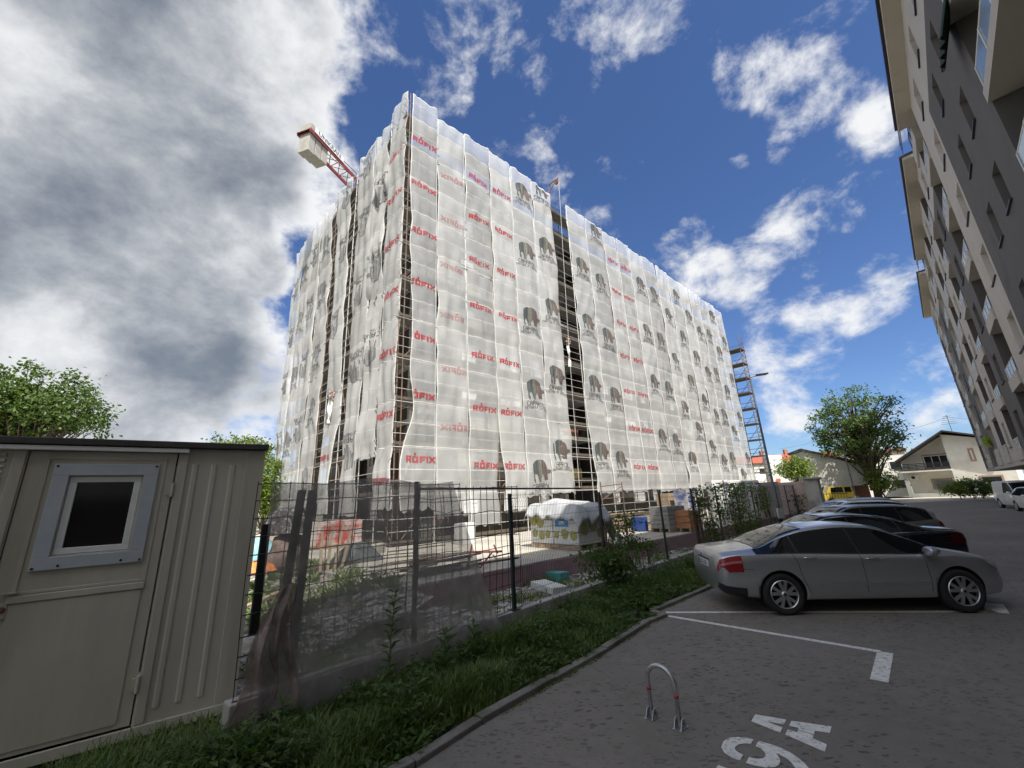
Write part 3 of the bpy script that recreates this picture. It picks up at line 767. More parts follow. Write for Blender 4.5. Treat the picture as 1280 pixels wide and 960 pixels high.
# (start, end, colour, kind)
bays = [(-24, 3, 'L', 'ww'), (3, 6.6, 'D', 'w'), (6.6, 10.8, 'L', 'w2'), (10.8, 15.2, 'D', 'B'), (15.2, 23, 'D', 'ww'), (23, 26.7, 'L', 'w1'), (26.7, 29.7, 'D', 'B'), (29.7, 34.2, 'D', 'w1'), (34.2, 37, 'D', 'B'),
        (37, 40.8, 'M', 'w1'), (40.8, 43.6, 'D', 'B'), (43.6, 46.6, 'L', 'n'), (46.6, 50.2, 'L', 'B'), (50.2, 56, 'D', 'w1'), (56, 59.3, 'L', 'B'), (59.3, 63.2, 'L', 'w1'), (63.2, S_END, 'D', 'ww')]
bal_i = 0
for (s0, s1, colr, kind) in bays:
    for k, z in enumerate(FLS):
        z1 = z + FH if k < 5 else EAVE
        light = colr in 'LM' or (k == 5)
        mb = MB()
        W_ = s1 - s0
        if kind == 'B':
            # open recess: side cheeks, back wall, ceiling, floor, parapet box with glass rail
            dp = 1.5
            kk = MB(); light = colr == 'L'
            kk.quad(FB.P(s0, z, 0), FB.P(s0, z1, 0), FB.P(s0, z1, -dp), FB.P(s0, z, -dp)); kk.quad(FB.P(s1, z, 0), FB.P(s1, z1, 0), FB.P(s1, z1, -dp), FB.P(s1, z, -dp))
            kk.quad(FB.P(s0, z, -dp), FB.P(s1, z, -dp), FB.P(s1, z1, -dp), FB.P(s0, z1, -dp))
            kk.build('balcony_recess', M['light_r' if light else 'dark_r'], bt, recalc=False)
            fl = MB(); out = .08
            fl.obox(FB.P(s0 + .02, z - .02, -dp + .02), dB * (W_ - .04), nB * (dp + out - .02), Z * .2)
            hb = .52 if s0 > 20 else .34
            fl.obox(FB.P(s0 + .02, z + .18, out - .14), dB * (W_ - .04), nB * .14, Z * (hb - .18))
            bo = fl.build('balcony', M['light_r'], bt)
            g = MB(); g.obox(FB.P(s0 + .12, z + hb + .03, out - .08), dB * (W_ - .24), nB * .02, Z * (1.07 - hb)); g.build('glass_panel', M['rail_glass'], bo)
            r_ = MB()
            r_.tube([FB.P(s0 + .05, z + 1.13, out - .07), FB.P(s1 - .05, z + 1.13, out - .07)], .025, 6)
            for q in range(4): r_.tube([FB.P(s0 + .1 + (W_ - .2) * q / 3, z + hb, out - .05), FB.P(s0 + .1 + (W_ - .2) * q / 3, z + 1.13, out - .05)], .02, 5)
            r_.build('railing', M['rail_al'], bo)
            wr = MB(); h = (s0 + .4, s0 + .4 + W_ * .5, z + .2, z + 2.35)
            window(FB, -dp + .19, h, bt, False, .1, split=True, name='balcony_door')
            continue
        if kind == 'ww':
            if s0 < 0: xs = [s0 + 2 + 3.4 * q for q in range(7)]
            elif s0 > 60: xs = [s0 + .4, s0 + 2.0]
            else: xs = [s0 + 1.7, s0 + 4.2]
            if s0 == 15.2: xs = [17.4, 20.2] if k == 5 else [17.2, 19.8]
            holes = [(x, x + .98, z + .95, z + 2.3) for x in xs]
        elif kind == 'w2': holes = [(s0 + .8, s0 + 2.0, z + .95, z + 2.3)]
        elif kind == 'w1':
            x = s0 + W_ / 2 - .7 if s0 != 23 else s0 + .35
            holes = [(x, x + 1.35, z + .85, z + 2.3)]
            if s0 == 59.3: holes = [(s0 + .9, s0 + 2.2, z + .9, z + 2.3), (s0 + 3.2, s0 + 4.3, z + .9, z + 2.3)]
        elif kind == 'w': holes = [(s0 + 1, s0 + 2, z + .95, z + 2.3)]
        else: holes = []
        wall_with_openings(mb, FB, 0, s0, s1, z, z1, holes, .3)
        mb.build('pale_wall' if light else 'dark_wall', M['light_r' if light else 'dark_r'], bt, recalc=False)
        for h in holes:
            w_ = window(FB, 0, h, bt, False, .24, split=h[1] - h[0] > 1.1)
            sh = MB(); lift = rnd.choice([.25, .4, .6, .85, 1.0]) * (h[3] - h[2])
            if lift > 0:
                sh.obox(FB.P(h[0] + .06, h[3] - lift, -.265), dB * (h[1] - h[0] - .12), nB * .02, Z * lift); sh.build('shutter', M['white_plastic'], w_)
            si = MB(); si.obox(FB.P(h[0] - .05, h[2] - .05, -.3), dB * (h[1] - h[0] + .1), nB * .36, Z * .045); si.build('sill', M['sill'], w_)
# body behind the facade: end wall, underside of the jettied floors, recessed ground floor
mb = MB()
mb.obox(FB.P(-24, F0 - .25, -12), dB * (S_END + 24), nB * 11.99, Z * .25)
mb.build('jetty_soffit', M['light_r'], bt)
mb = MB(); mb.quad(FB.P(S_END, F0, 0), FB.P(S_END, F0, -12), FB.P(S_END, EAVE, -12), FB.P(S_END, EAVE, 0)); mb.quad(FB.P(-24, F0, 0), FB.P(-24, F0, -12), FB.P(-24, EAVE, -12), FB.P(-24, EAVE, 0))
mb.quad(FB.P(-24, 0, -12), FB.P(S_END, 0, -12), FB.P(S_END, EAVE, -12), FB.P(-24, EAVE, -12)); mb.build('end_wall', M['dark_r'], bt, recalc=False)
mb = MB(); mb.obox(FB.P(-24, 0, -12), dB * (48 + 24), nB * 9.4, Z * (F0 - .25)); mb.build('ground_floor', M['dark_r'], bt)
mb = MB()
for q in range(12):
    mb2 = MB(); mb2.obox(FB.P(-20 + q * 5.6, .1, -2.59), dB * 2.6, nB * .03, Z * 2.3); mb2.build('garage_door', M['sill'], bt)
for q in range(6):
    mb2 = MB(); mb2.obox(FB.P(8 + q * 8.6, 0, -1.6), dB * .4, nB * .4, Z * (F0 - .25)); mb2.build('pillar', M['dark_r'], bt)
OV = .57
for (s0, s1) in ((-25, 28.3), (31.3, 48), (51.5, S_END + .4)):
    mb = MB()
    mb.obox(FB.P(s0, EAVE, -12.6), dB * (s1 - s0), nB * (12.6 + OV), Z * .22)
    rf = mb.build('roof_overhang', M['soffit'], bt, bevel=.02)
    mb = MB(); mb.obox(FB.P(s0 - .02, EAVE + .14, OV - .01), dB * (s1 - s0 + .04), nB * .12, Z * .16); mb.obox(FB.P(s0 - .05, EAVE + .222, -12.6), dB * (s1 - s0 + .1), nB * (12.6 + OV + .1), Z * .12)
    mb.build('gutter', M['sill'], rf)
for (s0, s1) in ((28.3, 31.3), (48, 51.5)):
    mb = MB(); mb.obox(FB.P(s0, EAVE - .9, -6), dB * (s1 - s0), nB * 6.1, Z * .9); tr = mb.build('terrace', M['light_r'], bt)
    mb = MB(); mb.obox(FB.P(s0 + .1, EAVE + .1, .0), dB * (s1 - s0 - .2), nB * .02, Z * .9); mb.build('glass_panel', M['rail_glass'], tr)
    mb = MB()
    for q in range(4): mb.tube([FB.P(s0 + .1 + (s1 - s0 - .2) * q / 3, EAVE, .03), FB.P(s0 + .1 + (s1 - s0 - .2) * q / 3, EAVE + 1.1, .03)], .025, 5)
    for q in range(3): mb.tube([FB.P(s0 + .3, EAVE + .3 + .3 * q, OV - .1), FB.P(s1 - .2, EAVE + .3 + .3 * q, OV - .1)], .016, 4)
    mb.tube([FB.P(s0 + .1, EAVE + 1.1, .03), FB.P(s1 - .1, EAVE + 1.1, .03)], .03, 5); mb.build('railing', M['sill'], tr)
# folded green awning on the near balcony
def fxy(px, py):
    p = on_plane(px, py, FB.o, nB); return (p - FB.o).dot(dB), p.z
aw_s, aw_z = fxy(1197, 40)
aw = MB()
def awn(u, v):
    return FB.P(aw_s - .9 + 1.5 * u, aw_z + .75 - 1.3 * v, .04 + .40 * v + .05 * math.sin(u * 25))
aw.grid(awn, 40, 6); tag(aw.build('awning', mat('dark_green_awning', (.02, .045, .035), .8, var=.3, vs=4), base=FB.P(aw_s, aw_z + .7, .1), solid=.02), 'dark green awning hung over a balcony at the top right', 'awning')
fx_, fz_ = fxy(1238, 552)
fb = MB(); yl = leaf_mat('yellow_green_leaf', (.20, .30, .03), (.42, .48, .05))
for i in range(160):
    p = FB.P(fx_ + rnd.uniform(-.6, .6), fz_ + rnd.uniform(-.3, .35), .12 + rnd.uniform(-.1, .1)); q = V((rnd.uniform(-1, 1), rnd.uniform(-1, 1), rnd.uniform(-1, 1))) * .14; r_ = V((rnd.uniform(-1, 1), rnd.uniform(-1, 1), rnd.uniform(-1, 1))) * .12
    fb.quad(p - q - r_, p + q - r_, p + q + r_, p - q + r_)
pb = thing('balcony_flower_box', 'bright yellow green plants in a box on a far balcony', 'plant', FB.P(fx_, fz_ - .5, .1))
fb.build('plants', yl, pb); fb = MB(); fb.obox(FB.P(fx_ - .6, fz_ - .55, .02), dB * 1.2, nB * .22, Z * .26); fb.build('planter', M['timber'], pb)

# ================================================================== ground, parking lot, verge
def polysheet(name, pts, z, m_, sub=0):
    mb = MB(); mb.add([V((p[0], p[1], z)) for p in pts], [tuple(range(len(pts)))])
    return structure(mb.build(name, m_, recalc=False))
dF = dirv(42.6); nF = dirv(132.6)            # along the fence, and from the fence towards the parking lot
FO = V((-1.5, 6.25, 0))
def FP(u, z=0., off=0.): return FO + dF * u + nF * off + Z * z
def Fat(px, py):                            # fence-plane coordinates seen at that pixel
    p = on_plane(px, py, FO, nF)
    return (p - FO).dot(dF), p.z
M['soil'] = mat('dry_soil', (.20, .17, .13), .95, var=.3, vs=.4, c2=(.12, .15, .06), c2t=.52, c2s=.15, bump=.4, bs=6)
M['verge_soil'] = mat('verge_soil', (.06, .055, .035), .95, var=.4, vs=3, bump=.5, bs=20)
M['rubble'] = mat('rubble_ground', (.34, .32, .29), .95, var=.4, vs=3.5, c2=(.22, .19, .15), c2t=.5, c2s=1.4, bump=.8, bs=14)
M['slab'] = mat('dusty_concrete', (.42, .39, .33), .9, var=.18, vs=.8, c2=(.32, .30, .27), c2t=.55, c2s=.5, bump=.15)
M['pink'] = mat('pink_insulation_board', (.33, .20, .23), .85, var=.2, vs=1.5, c2=(.25, .17, .18), c2t=.55, c2s=.9)
def asphalt():
    m, n, l, p = principled('asphalt')
    tc_ = n.new('ShaderNodeTexCoord')
    def noi(scale, det, vec=None, rough=.6):
        q = n.new('ShaderNodeTexNoise'); q.inputs['Scale'].default_value = scale; q.inputs['Detail'].default_value = det; q.inputs['Roughness'].default_value = rough
        l.new(vec or tc_.outputs['Object'], q.inputs['Vector']); return q.outputs['Fac']
    def rng(v, a, b, c, d):
        q = n.new('ShaderNodeMapRange'); q.inputs[1].default_value = a; q.inputs[2].default_value = b; q.inputs[3].default_value = c; q.inputs[4].default_value = d
        l.new(v, q.inputs[0]); return q.outputs[0]
    def mul(a, b):
        q = n.new('ShaderNodeMath'); q.operation = 'MULTIPLY'; l.new(a, q.inputs[0])
        if isinstance(b, float): q.inputs[1].default_value = b
        else: l.new(b, q.inputs[1])
        return q.outputs[0]
    mp = n.new('ShaderNodeMapping'); mp.inputs['Rotation'].default_value = (0, 0, R(-10)); mp.inputs['Scale'].default_value = (9, 19, 1)
    l.new(tc_.outputs['Object'], mp.inputs['Vector'])
    # crushed blossom and drip marks: small dark flecks, drawn out one way
    wob = n.new('ShaderNodeTexNoise'); wob.inputs['Scale'].default_value = 9; wob.inputs['Detail'].default_value = 4; l.new(tc_.outputs['Object'], wob.inputs['Vector'])
    wv = n.new('ShaderNodeVectorMath'); wv.operation = 'MULTIPLY_ADD'; l.new(wob.outputs['Color'], wv.inputs[0]); wv.inputs[1].default_value = (1.5, 1.5, 0); l.new(mp.outputs[0], wv.inputs[2])
    vo = n.new('ShaderNodeTexVoronoi'); vo.inputs['Scale'].default_value = 1; vo.inputs['Randomness'].default_value = 1; l.new(wv.outputs[0], vo.inputs['Vector'])
    sepc = n.new('ShaderNodeSeparateColor'); l.new(vo.outputs['Color'], sepc.inputs[0])
    q = n.new('ShaderNodeMath'); q.operation = 'SUBTRACT'; l.new(mul(sepc.outputs[0], .43), q.inputs[0]); l.new(vo.outputs['Distance'], q.inputs[1])
    fleck = mul(rng(q.outputs[0], .0, .08, 0, 1), rng(noi(.55, 3), .38, .58, .3, 1))
    mp2 = n.new('ShaderNodeMapping'); mp2.inputs['Rotation'].default_value = (0, 0, R(14)); mp2.inputs['Scale'].default_value = (17, 29, 1); l.new(wv.outputs[0], mp2.inputs['Vector'])
    mp2.inputs['Scale'].default_value = (1.8, 1.6, 1)
    vo2 = n.new('ShaderNodeTexVoronoi'); vo2.inputs['Scale'].default_value = 1; l.new(mp2.outputs[0], vo2.inputs['Vector'])
    sc2 = n.new('ShaderNodeSeparateColor'); l.new(vo2.outputs['Color'], sc2.inputs[0])
    q2 = n.new('ShaderNodeMath'); q2.operation = 'SUBTRACT'; l.new(mul(sc2.outputs[1], .52), q2.inputs[0]); l.new(vo2.outputs['Distance'], q2.inputs[1])
    mxx = n.new('ShaderNodeMath'); mxx.operation = 'MAXIMUM'; l.new(fleck, mxx.inputs[0]); l.new(mul(rng(q2.outputs[0], .0, .12, 0, .8), rng(noi(.8, 3), .4, .6, .2, 1)), mxx.inputs[1])
    fleck = mxx.outputs[0]
    stain = rng(noi(.9, 5, None, .7), .60, .72, 1, .78)
    base = mul(stain, mul(rng(noi(.35, 6), .3, .7, .86, 1.14), rng(noi(5, 6), .3, .7, .9, 1.1)))
    base = mul(base, rng(noi(160, 2), .25, .75, .62, 1.38))
    inv = n.new('ShaderNodeMath'); inv.operation = 'MULTIPLY_ADD'; l.new(fleck, inv.inputs[0]); inv.inputs[1].default_value = -.52; inv.inputs[2].default_value = 1
    vm = n.new('ShaderNodeVectorMath'); vm.operation = 'SCALE'; vm.inputs[0].default_value = (.190, .170, .148); l.new(mul(base, inv.outputs[0]), vm.inputs['Scale'])
    l.new(vm.outputs[0], p.inputs['Base Color'])
    p.inputs['Roughness'].default_value = .85; p.inputs['Specular IOR Level'].default_value = .3
    b = n.new('ShaderNodeBump'); b.inputs['Strength'].default_value = .45; b.inputs['Distance'].default_value = .006; l.new(noi(140, 3), b.inputs['Height']); l.new(b.outputs[0], p.inputs['Normal'])
    return m
M['asphalt'] = asphalt()
M['line_paint'] = mat('worn_white_paint', (.66, .65, .61), .8, var=.2, vs=12, c2=(.20, .19, .18), c2t=.63, c2s=26)
M['kerb'] = mat('kerb_concrete', (.19, .175, .155), .9, var=.3, vs=5, bump=.4, bs=50, c2=(.10, .10, .07), c2t=.57, c2s=2.5)
polysheet('terrain', [(-900, -300), (900, -300), (900, 1500), (-900, 1500)], -.22, M['soil'])
kerb = [(-9, -4.9), (-4, .72), (-.96, 4.17), (-.45, 4.82), (1.19, 6.62), (2.18, 7.82), (2.60, 8.20), (2.47, 8.48), (2.95, 8.92), (4.21, 10.1), (9.0, 15.6), (22, 30.6), (34, 44.5)]
lot = kerb + [(44, 56), (60, 50), (70, 60), (90, 50), (40, -20), (0, -30)]
polysheet('parking_lot', lot, 0, M['asphalt'])
polysheet('verge', kerb[:12] + [FP(36.5, 0, .0)[:2], FP(-7, 0, 0)[:2]], -.03, M['verge_soil'])
polysheet('yard', [FP(-2, 0)[:2], FP(36, 0)[:2], (10, 45), (-30, 45), (-30, 12), (-6, 5.5)], -.10, M['rubble'])
# sunlit paved strip of the cross street at the far end
polysheet('cross_street', [(31, 45.5), (44, 59), (68, 52), (62, 42)], .006, mat('pale_concrete_paving', (.42, .38, .31), .9, var=.15, vs=.6))
kb = MB()
for i in range(1, 12):
    a, b = V((*kerb[i], 0)), V((*kerb[i + 1], 0))
    L = (b - a).length; d = (b - a) / L; n_ = V((-d.y, d.x, 0))
    k = max(1, round(L / 1.0)) if L > .9 else 1
    for j in range(k):
        j0, j1 = L * j / k + .006, L * (j + 1) / k - .006
        kb.obox(a + d * j0 + n_ * .0 + Z * -.12, d * (j1 - j0), n_ * .115, Z * (.175 + rnd.uniform(-.006, .006)))
structure(kb.build('kerb', M['kerb'], bevel=.012))
# slab of the building site with its pink edge boards
dS2 = dirv(47.5)
A0 = V((-2.75, 9.25, 0))
sa = [A0, A0 + dS2 * 62, A0 + dS2 * 62 + dirv(-42.5) * 45, A0 + dirv(-42.5) * 8.3 + dS2 * 0, ]
sl = MB(); sl.prism([V((p.x, p.y, -.09)) for p in (A0, A0 + dS2 * 62, A0 + dS2 * 62 + dirv(-42.5) * 40, A0 + dirv(-42.5) * 40)], Z * (SLAB + .09))
structure(sl.build('site_slab', M['slab']))
pk = MB()
k = 0; x = 0.
while x < 45:
    w_ = 1.25
    pk.obox(A0 + dS2 * (x + .006) + dirv(137.5) * .003 + Z * -.09, dS2 * (w_ - .012), dirv(137.5) * .05, Z * (SLAB + .07 + rnd.uniform(-.02, .01))); x += w_
tag(pk.build('insulation_edging', M['pink']), 'row of pinkish insulation boards facing the edge of the concrete slab', 'insulation')

# ---- painted bay lines
def stripe(mb, a, b, w_, z=.004):
    a, b = V((a[0], a[1], z)), V((b[0], b[1], z)); d = (b - a).normalized(); n_ = V((-d.y, d.x, 0)) * w_ / 2
    L = (b - a).length; k = max(1, int(L / .5))
    mb.quad(a - n_, b - n_, b + n_, a + n_)
mb = MB()
stripe(mb, (2.66, 8.44), (7.82, 7.60), .10)
stripe(mb, (7.80, 7.54), (8.3, 8.06), .26)
structure(mb.build('bay_line', M['line_paint'], recalc=False))
mb = MB(); stripe(mb, (2.62, 8.20), (4.68, 6.16), .10); stripe(mb, (4.72, 6.13), (3.96, 5.34), .16, .005)
structure(mb.build('bay_line', M['line_paint'], recalc=False))
for q in range(1, 7):
    mb = MB(); off = V((2.02, 2.29, 0)) * q
    stripe(mb, V((2.66, 8.44, 0)) + off, V((7.82, 7.60, 0)) + off, .10); structure(mb.build('bay_line', M['line_paint'], recalc=False))
# stencilled 19A, read from the street
tu, tr_ = dirv(-48), dirv(42)          # up and right of the lettering
TO = V((2.33, 4.44, .004))
mb = MB()
def sten(poly, cx_):
    mb.add([TO + tr_ * (x + cx_) + tu * y for x, y in poly], [tuple(range(len(poly)))])
# A: apex up, bridges across the legs
for sgn_ in (-1, 1):
    sten([(sgn_ * x, y) for x, y in ((.0, .28), (.08, .28), (.142, .03), (.034, .03), (.003, .15), (0, .15))], .10)
    sten([(sgn_ * x, y) for x, y in ((.150, -.012), (.245, -.31), (.11, -.31), (.075, -.205), (.005, -.205), (.005, -.085), (.045, -.085), (.038, -.012))], .10)
def smooth_band(outer, inner):
    for i in range(len(outer) - 1): sten([outer[i], outer[i + 1], inner[i + 1], inner[i]], 0)
smooth_band([(-.69, .20), (-.685, .26), (-.65, .33), (-.58, .375), (-.48, .385), (-.40, .365), (-.33, .30), (-.305, .24), (-.295, .19)],
            [(-.585, .20), (-.58, .235), (-.56, .265), (-.53, .28), (-.495, .28), (-.455, .27), (-.42, .245), (-.395, .22), (-.385, .19)])
smooth_band([(-.69, .155), (-.685, .09), (-.66, .02), (-.61, -.035), (-.55, -.055), (-.49, -.05), (-.44, -.03), (-.40, .0)],
            [(-.59, .155), (-.585, .12), (-.57, .09), (-.545, .065), (-.51, .055), (-.475, .058), (-.44, .075), (-.405, .11)])
smooth_band([(-.295, .15), (-.285, .06), (-.295, -.02), (-.32, -.09), (-.36, -.15), (-.42, -.21), (-.50, -.26)],
            [(-.395, .15), (-.405, .10), (-.40, .0), (-.415, -.05), (-.435, -.09), (-.47, -.125), (-.53, -.16)])
sten([(-.05, .32), (.05, .32), (.05, -.28), (-.05, -.28)], -.90); sten([(-.051, .32), (-.16, .22), (-.16, .12), (-.051, .20)], -.90)
structure(mb.build('painted_bay_number', M['line_paint'], recalc=False))

# ================================================================== folding hoop
t = thing('parking_hoop', 'galvanised parking barrier hoop with red reflective bands in the empty bay', 'parking barrier', (1.335, 4.685, 0))
pa, pb_ = V((1.235, 4.79, 0)), V((1.435, 4.58, 0))
hd = (pb_ - pa).normalized(); mid = (pa + pb_) / 2; hw = (pb_ - pa).length / 2
pts = [mid - hd * hw + Z * .02, mid - hd * hw + Z * .335]
for i in range(1, 12):
    an = PI - PI * i / 12; pts.append(mid + hd * hw * math.cos(an) + Z * (.335 + hw * math.sin(an)))
pts += [mid + hd * hw + Z * .335, mid + hd * hw + Z * .02]
mb = MB(); mb.tube(pts, .021, 12); mb.build('hoop', M['steel'], t, smooth=True)
for s_ in (-1, 1):
    mb = MB(); c = mid + hd * hw * s_; mb.tube([c + Z * .245, c + Z * .272], .0225, 12); mb.build('reflective_band', mat('red_reflector', (.42, .03, .03), .5), t, smooth=True)
    mb = MB(); hn = V((-hd.y, hd.x, 0))
    mb.box(c + Z * .006, .10, .14, .012, None); 
    mb.v = []; mb.f = []; mb.m = []
    mb.obox(c - hd * .045 - hn * .07 + Z * .001, hd * .09, hn * .14, Z * .008)
    for e_ in (-1, 1):
        mb.prism([c + hd * e_ * .03 - hn * .06 + Z * .009, c + hd * e_ * .03 + hn * .06 + Z * .009, c + hd * e_ * .03 + hn * .02 + Z * .085, c + hd * e_ * .03 - hn * .02 + Z * .085], hd * .006 * e_)
    f_ = mb.build('foot_bracket', M['steel'], t)
    mb = MB(); mb.tube([c - hd * .042 + Z * .05, c + hd * .042 + Z * .05], .009, 8); mb.build('pin', M['rust'], f_)

# ================================================================== container shed
dSh, nSh = dirv(54), dirv(144)
FS = Face(V((-3.41, 5.52, 0)), dSh, nSh)
M['shed'] = mat('cream_shed_paint', (.51, .48, .415), .5, var=.13, vs=2.2, streak=9, c2=(.40, .37, .305), c2t=.64, c2s=1.8, spec=.4, bump=.5, bs=2.2)
M['shed_dark'] = mat('shed_roof_edge', (.055, .05, .045), .7, var=.3, vs=4)
M['shed_alu'] = mat('brushed_alu_frame', (.46, .50, .55), .5, .1, var=.08, vs=6)
shd = thing('container_shed', 'cream metal container shed with a small window in its door', 'shed', FS.P(-3, 0, -1.2))
SH = 2.93
mb = MB()
wall_with_openings(mb, FS, 0, -6, 0, -.05, SH, [(-2.14, -.90, .0, 2.88)], .05)
mb.quad(FS.P(0, -.05, 0), FS.P(0, SH, 0), FS.P(0, SH, -2.4), FS.P(0, -.05, -2.4)); mb.quad(FS.P(-6, -.05, 0), FS.P(-6, SH, 0), FS.P(-6, SH, -2.4), FS.P(-6, -.05, -2.4))
mb.quad(FS.P(-6, -.05, -2.4), FS.P(-6, SH, -2.4), FS.P(0, SH, -2.4), FS.P(0, -.05, -2.4))
wall = mb.build('wall', M['shed'], shd, recalc=False)
# pressed ribs on the panel right of the door, frame posts and skirting
def ridge(a, z0, z1, w_=.035, h=.012, parent=shd, name='rib'):
    m2 = MB(); m2.prism([FS.P(a - w_, z0, .001), FS.P(a - w_ * .45, z0, h), FS.P(a + w_ * .45, z0, h), FS.P(a + w_, z0, .001)], Z * (z1 - z0)); return m2.build(name, M['shed'], parent)
for a in (-.72, -.53, -.335): ridge(a, .17, 2.74)
for a in (-2.75, -3.3, -3.9, -4.5, -5.1, -5.6): ridge(a, .17, 2.30)
for (a0, a1, z0, z1, h) in ((-.20, 0.012, -.04, SH, .014), (-.885, -.80, .05, 2.86, .016), (-2.24, -2.15, .05, 2.88, .016), (-6, -2.3, 2.40, 2.44, .008)):
    m2 = MB(); m2.obox(FS.P(a0, z0, .001), dSh * (a1 - a0), nSh * h, Z * (z1 - z0)); m2.build('frame_profile', M['shed'], shd, bevel=.006)
m2 = MB(); m2.obox(FS.P(-6, -.06, .001), dSh * 6.01, nSh * .03, Z * .10); m2.build('skirting', M['shed'], shd, bevel=.006)
# door leaf with raised panels
m2 = MB()
for (q0, q1, h0, h1) in ((-2.13, -.915, .06, 1.80), (-2.13, -.915, 2.60, 2.87), (-2.13, -1.79, 1.80, 2.60), (-1.20, -.915, 1.80, 2.60)): m2.obox(FS.P(q0, h0, -.045), dSh * (q1 - q0), nSh * .04, Z * (h1 - h0))
door = m2.build('door', M['shed'], shd)
def frame_of(a0, a1, z0, z1, w_, h, off, mm, name, parent, bev=.004):
    m2 = MB()
    m2.obox(FS.P(a0, z0, off), dSh * (a1 - a0), nSh * h, Z * w_); m2.obox(FS.P(a0, z1 - w_, off), dSh * (a1 - a0), nSh * h, Z * w_)
    m2.obox(FS.P(a0, z0 + w_, off), dSh * w_, nSh * h, Z * (z1 - z0 - 2 * w_)); m2.obox(FS.P(a1 - w_, z0 + w_, off), dSh * w_, nSh * h, Z * (z1 - z0 - 2 * w_))
    return m2.build(name, mm, parent, bevel=bev)
m2 = MB(); m2.obox(FS.P(-2.0, .10, -.004), dSh * .98, nSh * .009, Z * 1.27); m2.build('door_panel', M['shed'], door, bevel=.006)
frame_of(-2.0, -1.0, 1.45, 2.81, .03, .007, -.004, M['shed'], 'door_moulding', door)
m2 = MB(); m2.obox(FS.P(-2.02, 1.375, -.004), dSh * 1.02, nSh * .02, Z * .07); m2.build('door_rail', M['shed'], door, bevel=.008)
frame_of(-1.925, -1.06, 1.66, 2.735, .125, .022, -.003, M['shed_alu'], 'window_surround', door)
wf = frame_of(-1.789, -1.201, 1.801, 2.599, .062, .03, -.04, M['white_plastic'], 'window', door, .006)
m2 = MB(); m2.quad(FS.P(-1.78, 1.81, -.042), FS.P(-1.21, 1.81, -.042), FS.P(-1.21, 2.59, -.042), FS.P(-1.78, 2.59, -.042)); m2.build('pane', glass_mat('dark_shed_glass', (.018, .016, .015), .1), wf)
for a, z in ((-1.9, 2.71), (-1.085, 2.71), (-1.9, 1.685), (-1.085, 1.685), (-1.72, 1.695), (-1.24, 1.695)):
    m2 = MB(); m2.tube([FS.P(a, z, .018), FS.P(a, z, .024)], .012, 8); m2.build('screw', M['black_paint'], door)
for z in (2.44, .43):
    m2 = MB(); m2.tube([FS.P(-.905, z - .08, .018), FS.P(-.905, z + .08, .018)], .017, 8); m2.obox(FS.P(-.96, z - .06, -.002), dSh * .10, nSh * .012, Z * .12); m2.build('hinge', M['shed'], door)
m2 = MB(); m2.obox(FS.P(-2.07, 1.25, -.003), dSh * .07, nSh * .012, Z * .14); lk = m2.build('lock', M['shed'], door, bevel=.004)
m2 = MB(); m2.lathe(FS.P(-2.035, 1.33, .009), nSh, [(0, .02), (.016, .02), (.02, .0), (.03, 0)], 12); m2.build('key_cylinder', M['rust'], lk)
m2 = MB(); m2.obox(FS.P(-2.06, 1.47, .0), dSh * .11, nSh * .03, Z * .016); m2.build('latch', M['shed'], door)
m2 = MB()
for k in range(6):
    z = 2.50 + k * .06
    m2.prism([FS.P(-2.75, z, .001), FS.P(-2.75, z + .045, .001), FS.P(-2.75, z + .02, .028)], dSh * .46)
m2.build('vent_louvre', M['shed'], shd)
m2 = MB(); m2.obox(FS.P(-6.1, SH + .004, -2.5), dSh * 6.14, nSh * 2.58, Z * .075); rf = m2.build('roof', M['shed_dark'], shd, bevel=.01)
m2 = MB(); m2.obox(FS.P(-6.1, SH - .055, .004), dSh * 5.3, nSh * .06, Z * .05); m2.build('gutter', M['white_plastic'], rf, bevel=.008)

# ================================================================== fence on its low wall
wl_ = MB(); 
for q in range(10):
    wl_.obox(FP(Fat(318, 640)[0] - .03 + q * 4, -.25, -.13), dF * 3.985, nF * .2, Z * .58)
tag(wl_.build('low_concrete_wall', M['concrete'], bevel=.015), 'low concrete wall under the fence along the weedy verge', 'wall')
fen = thing('wire_fence', 'wire panel fence on dark posts between the parking lot and the building site', 'fence', FP(6, .33))
uA = Fat(318, 640)[0]; zA = Fat(420, 604)[1]
def wires(name, u0, u1, z0, z1, du, dz, r, m_, off=0., wob=.0, parent=fen, doubles=False, bends=()):
    mb = MB()
    def bend(z): return sum(-.035 * max(0, 1 - abs(z - b_) / .05) for b_ in bends)
    n = max(1, round((u1 - u0) / du))
    for i in range(n + 1):
        u = u0 + (u1 - u0) * i / n
        if bends:
            zz2 = sorted([z0, z1 + .03] + [b_ + e_ for b_ in bends for e_ in (-.05, 0, .05)])
            mb.tube([FP(u, z, off + bend(z)) for z in zz2], r, 4, caps=False)
        else:
            mb.tube([FP(u + wob * noise.noise(V((u * 3, z, 1))), z, off + wob * noise.noise(V((u, z * 2, 7)))) for z in [z0 + (z1 + .02 - z0) * j / 5 for j in range(6)]], r, 4, caps=False)
    n2 = max(1, round((z1 - z0) / dz))
    for j in range(n2 + 1):
        z = z0 + (z1 - z0) * j / n2
        mb.tube([FP(u0 + (u1 - u0) * i / 6, z + wob * noise.noise(V((i * .9, z * 4, 3))), off + (bend(z) if bends else 0) + wob * .6 * noise.noise(V((i, z, 5)))) for i in range(7)], r * 1.1, 4, caps=False)
    return mb.build(name, m_, parent)
wires('mesh_panel', uA, .02, .34, zA, .17, .2, .0055, M['wire'], .02, .035)
wires('mesh_panel', -.9, .9, .36, zA - .02, .2, .2, .0048, M['wire'], -.06, .06)
z2 = Fat(580, 612)[1]
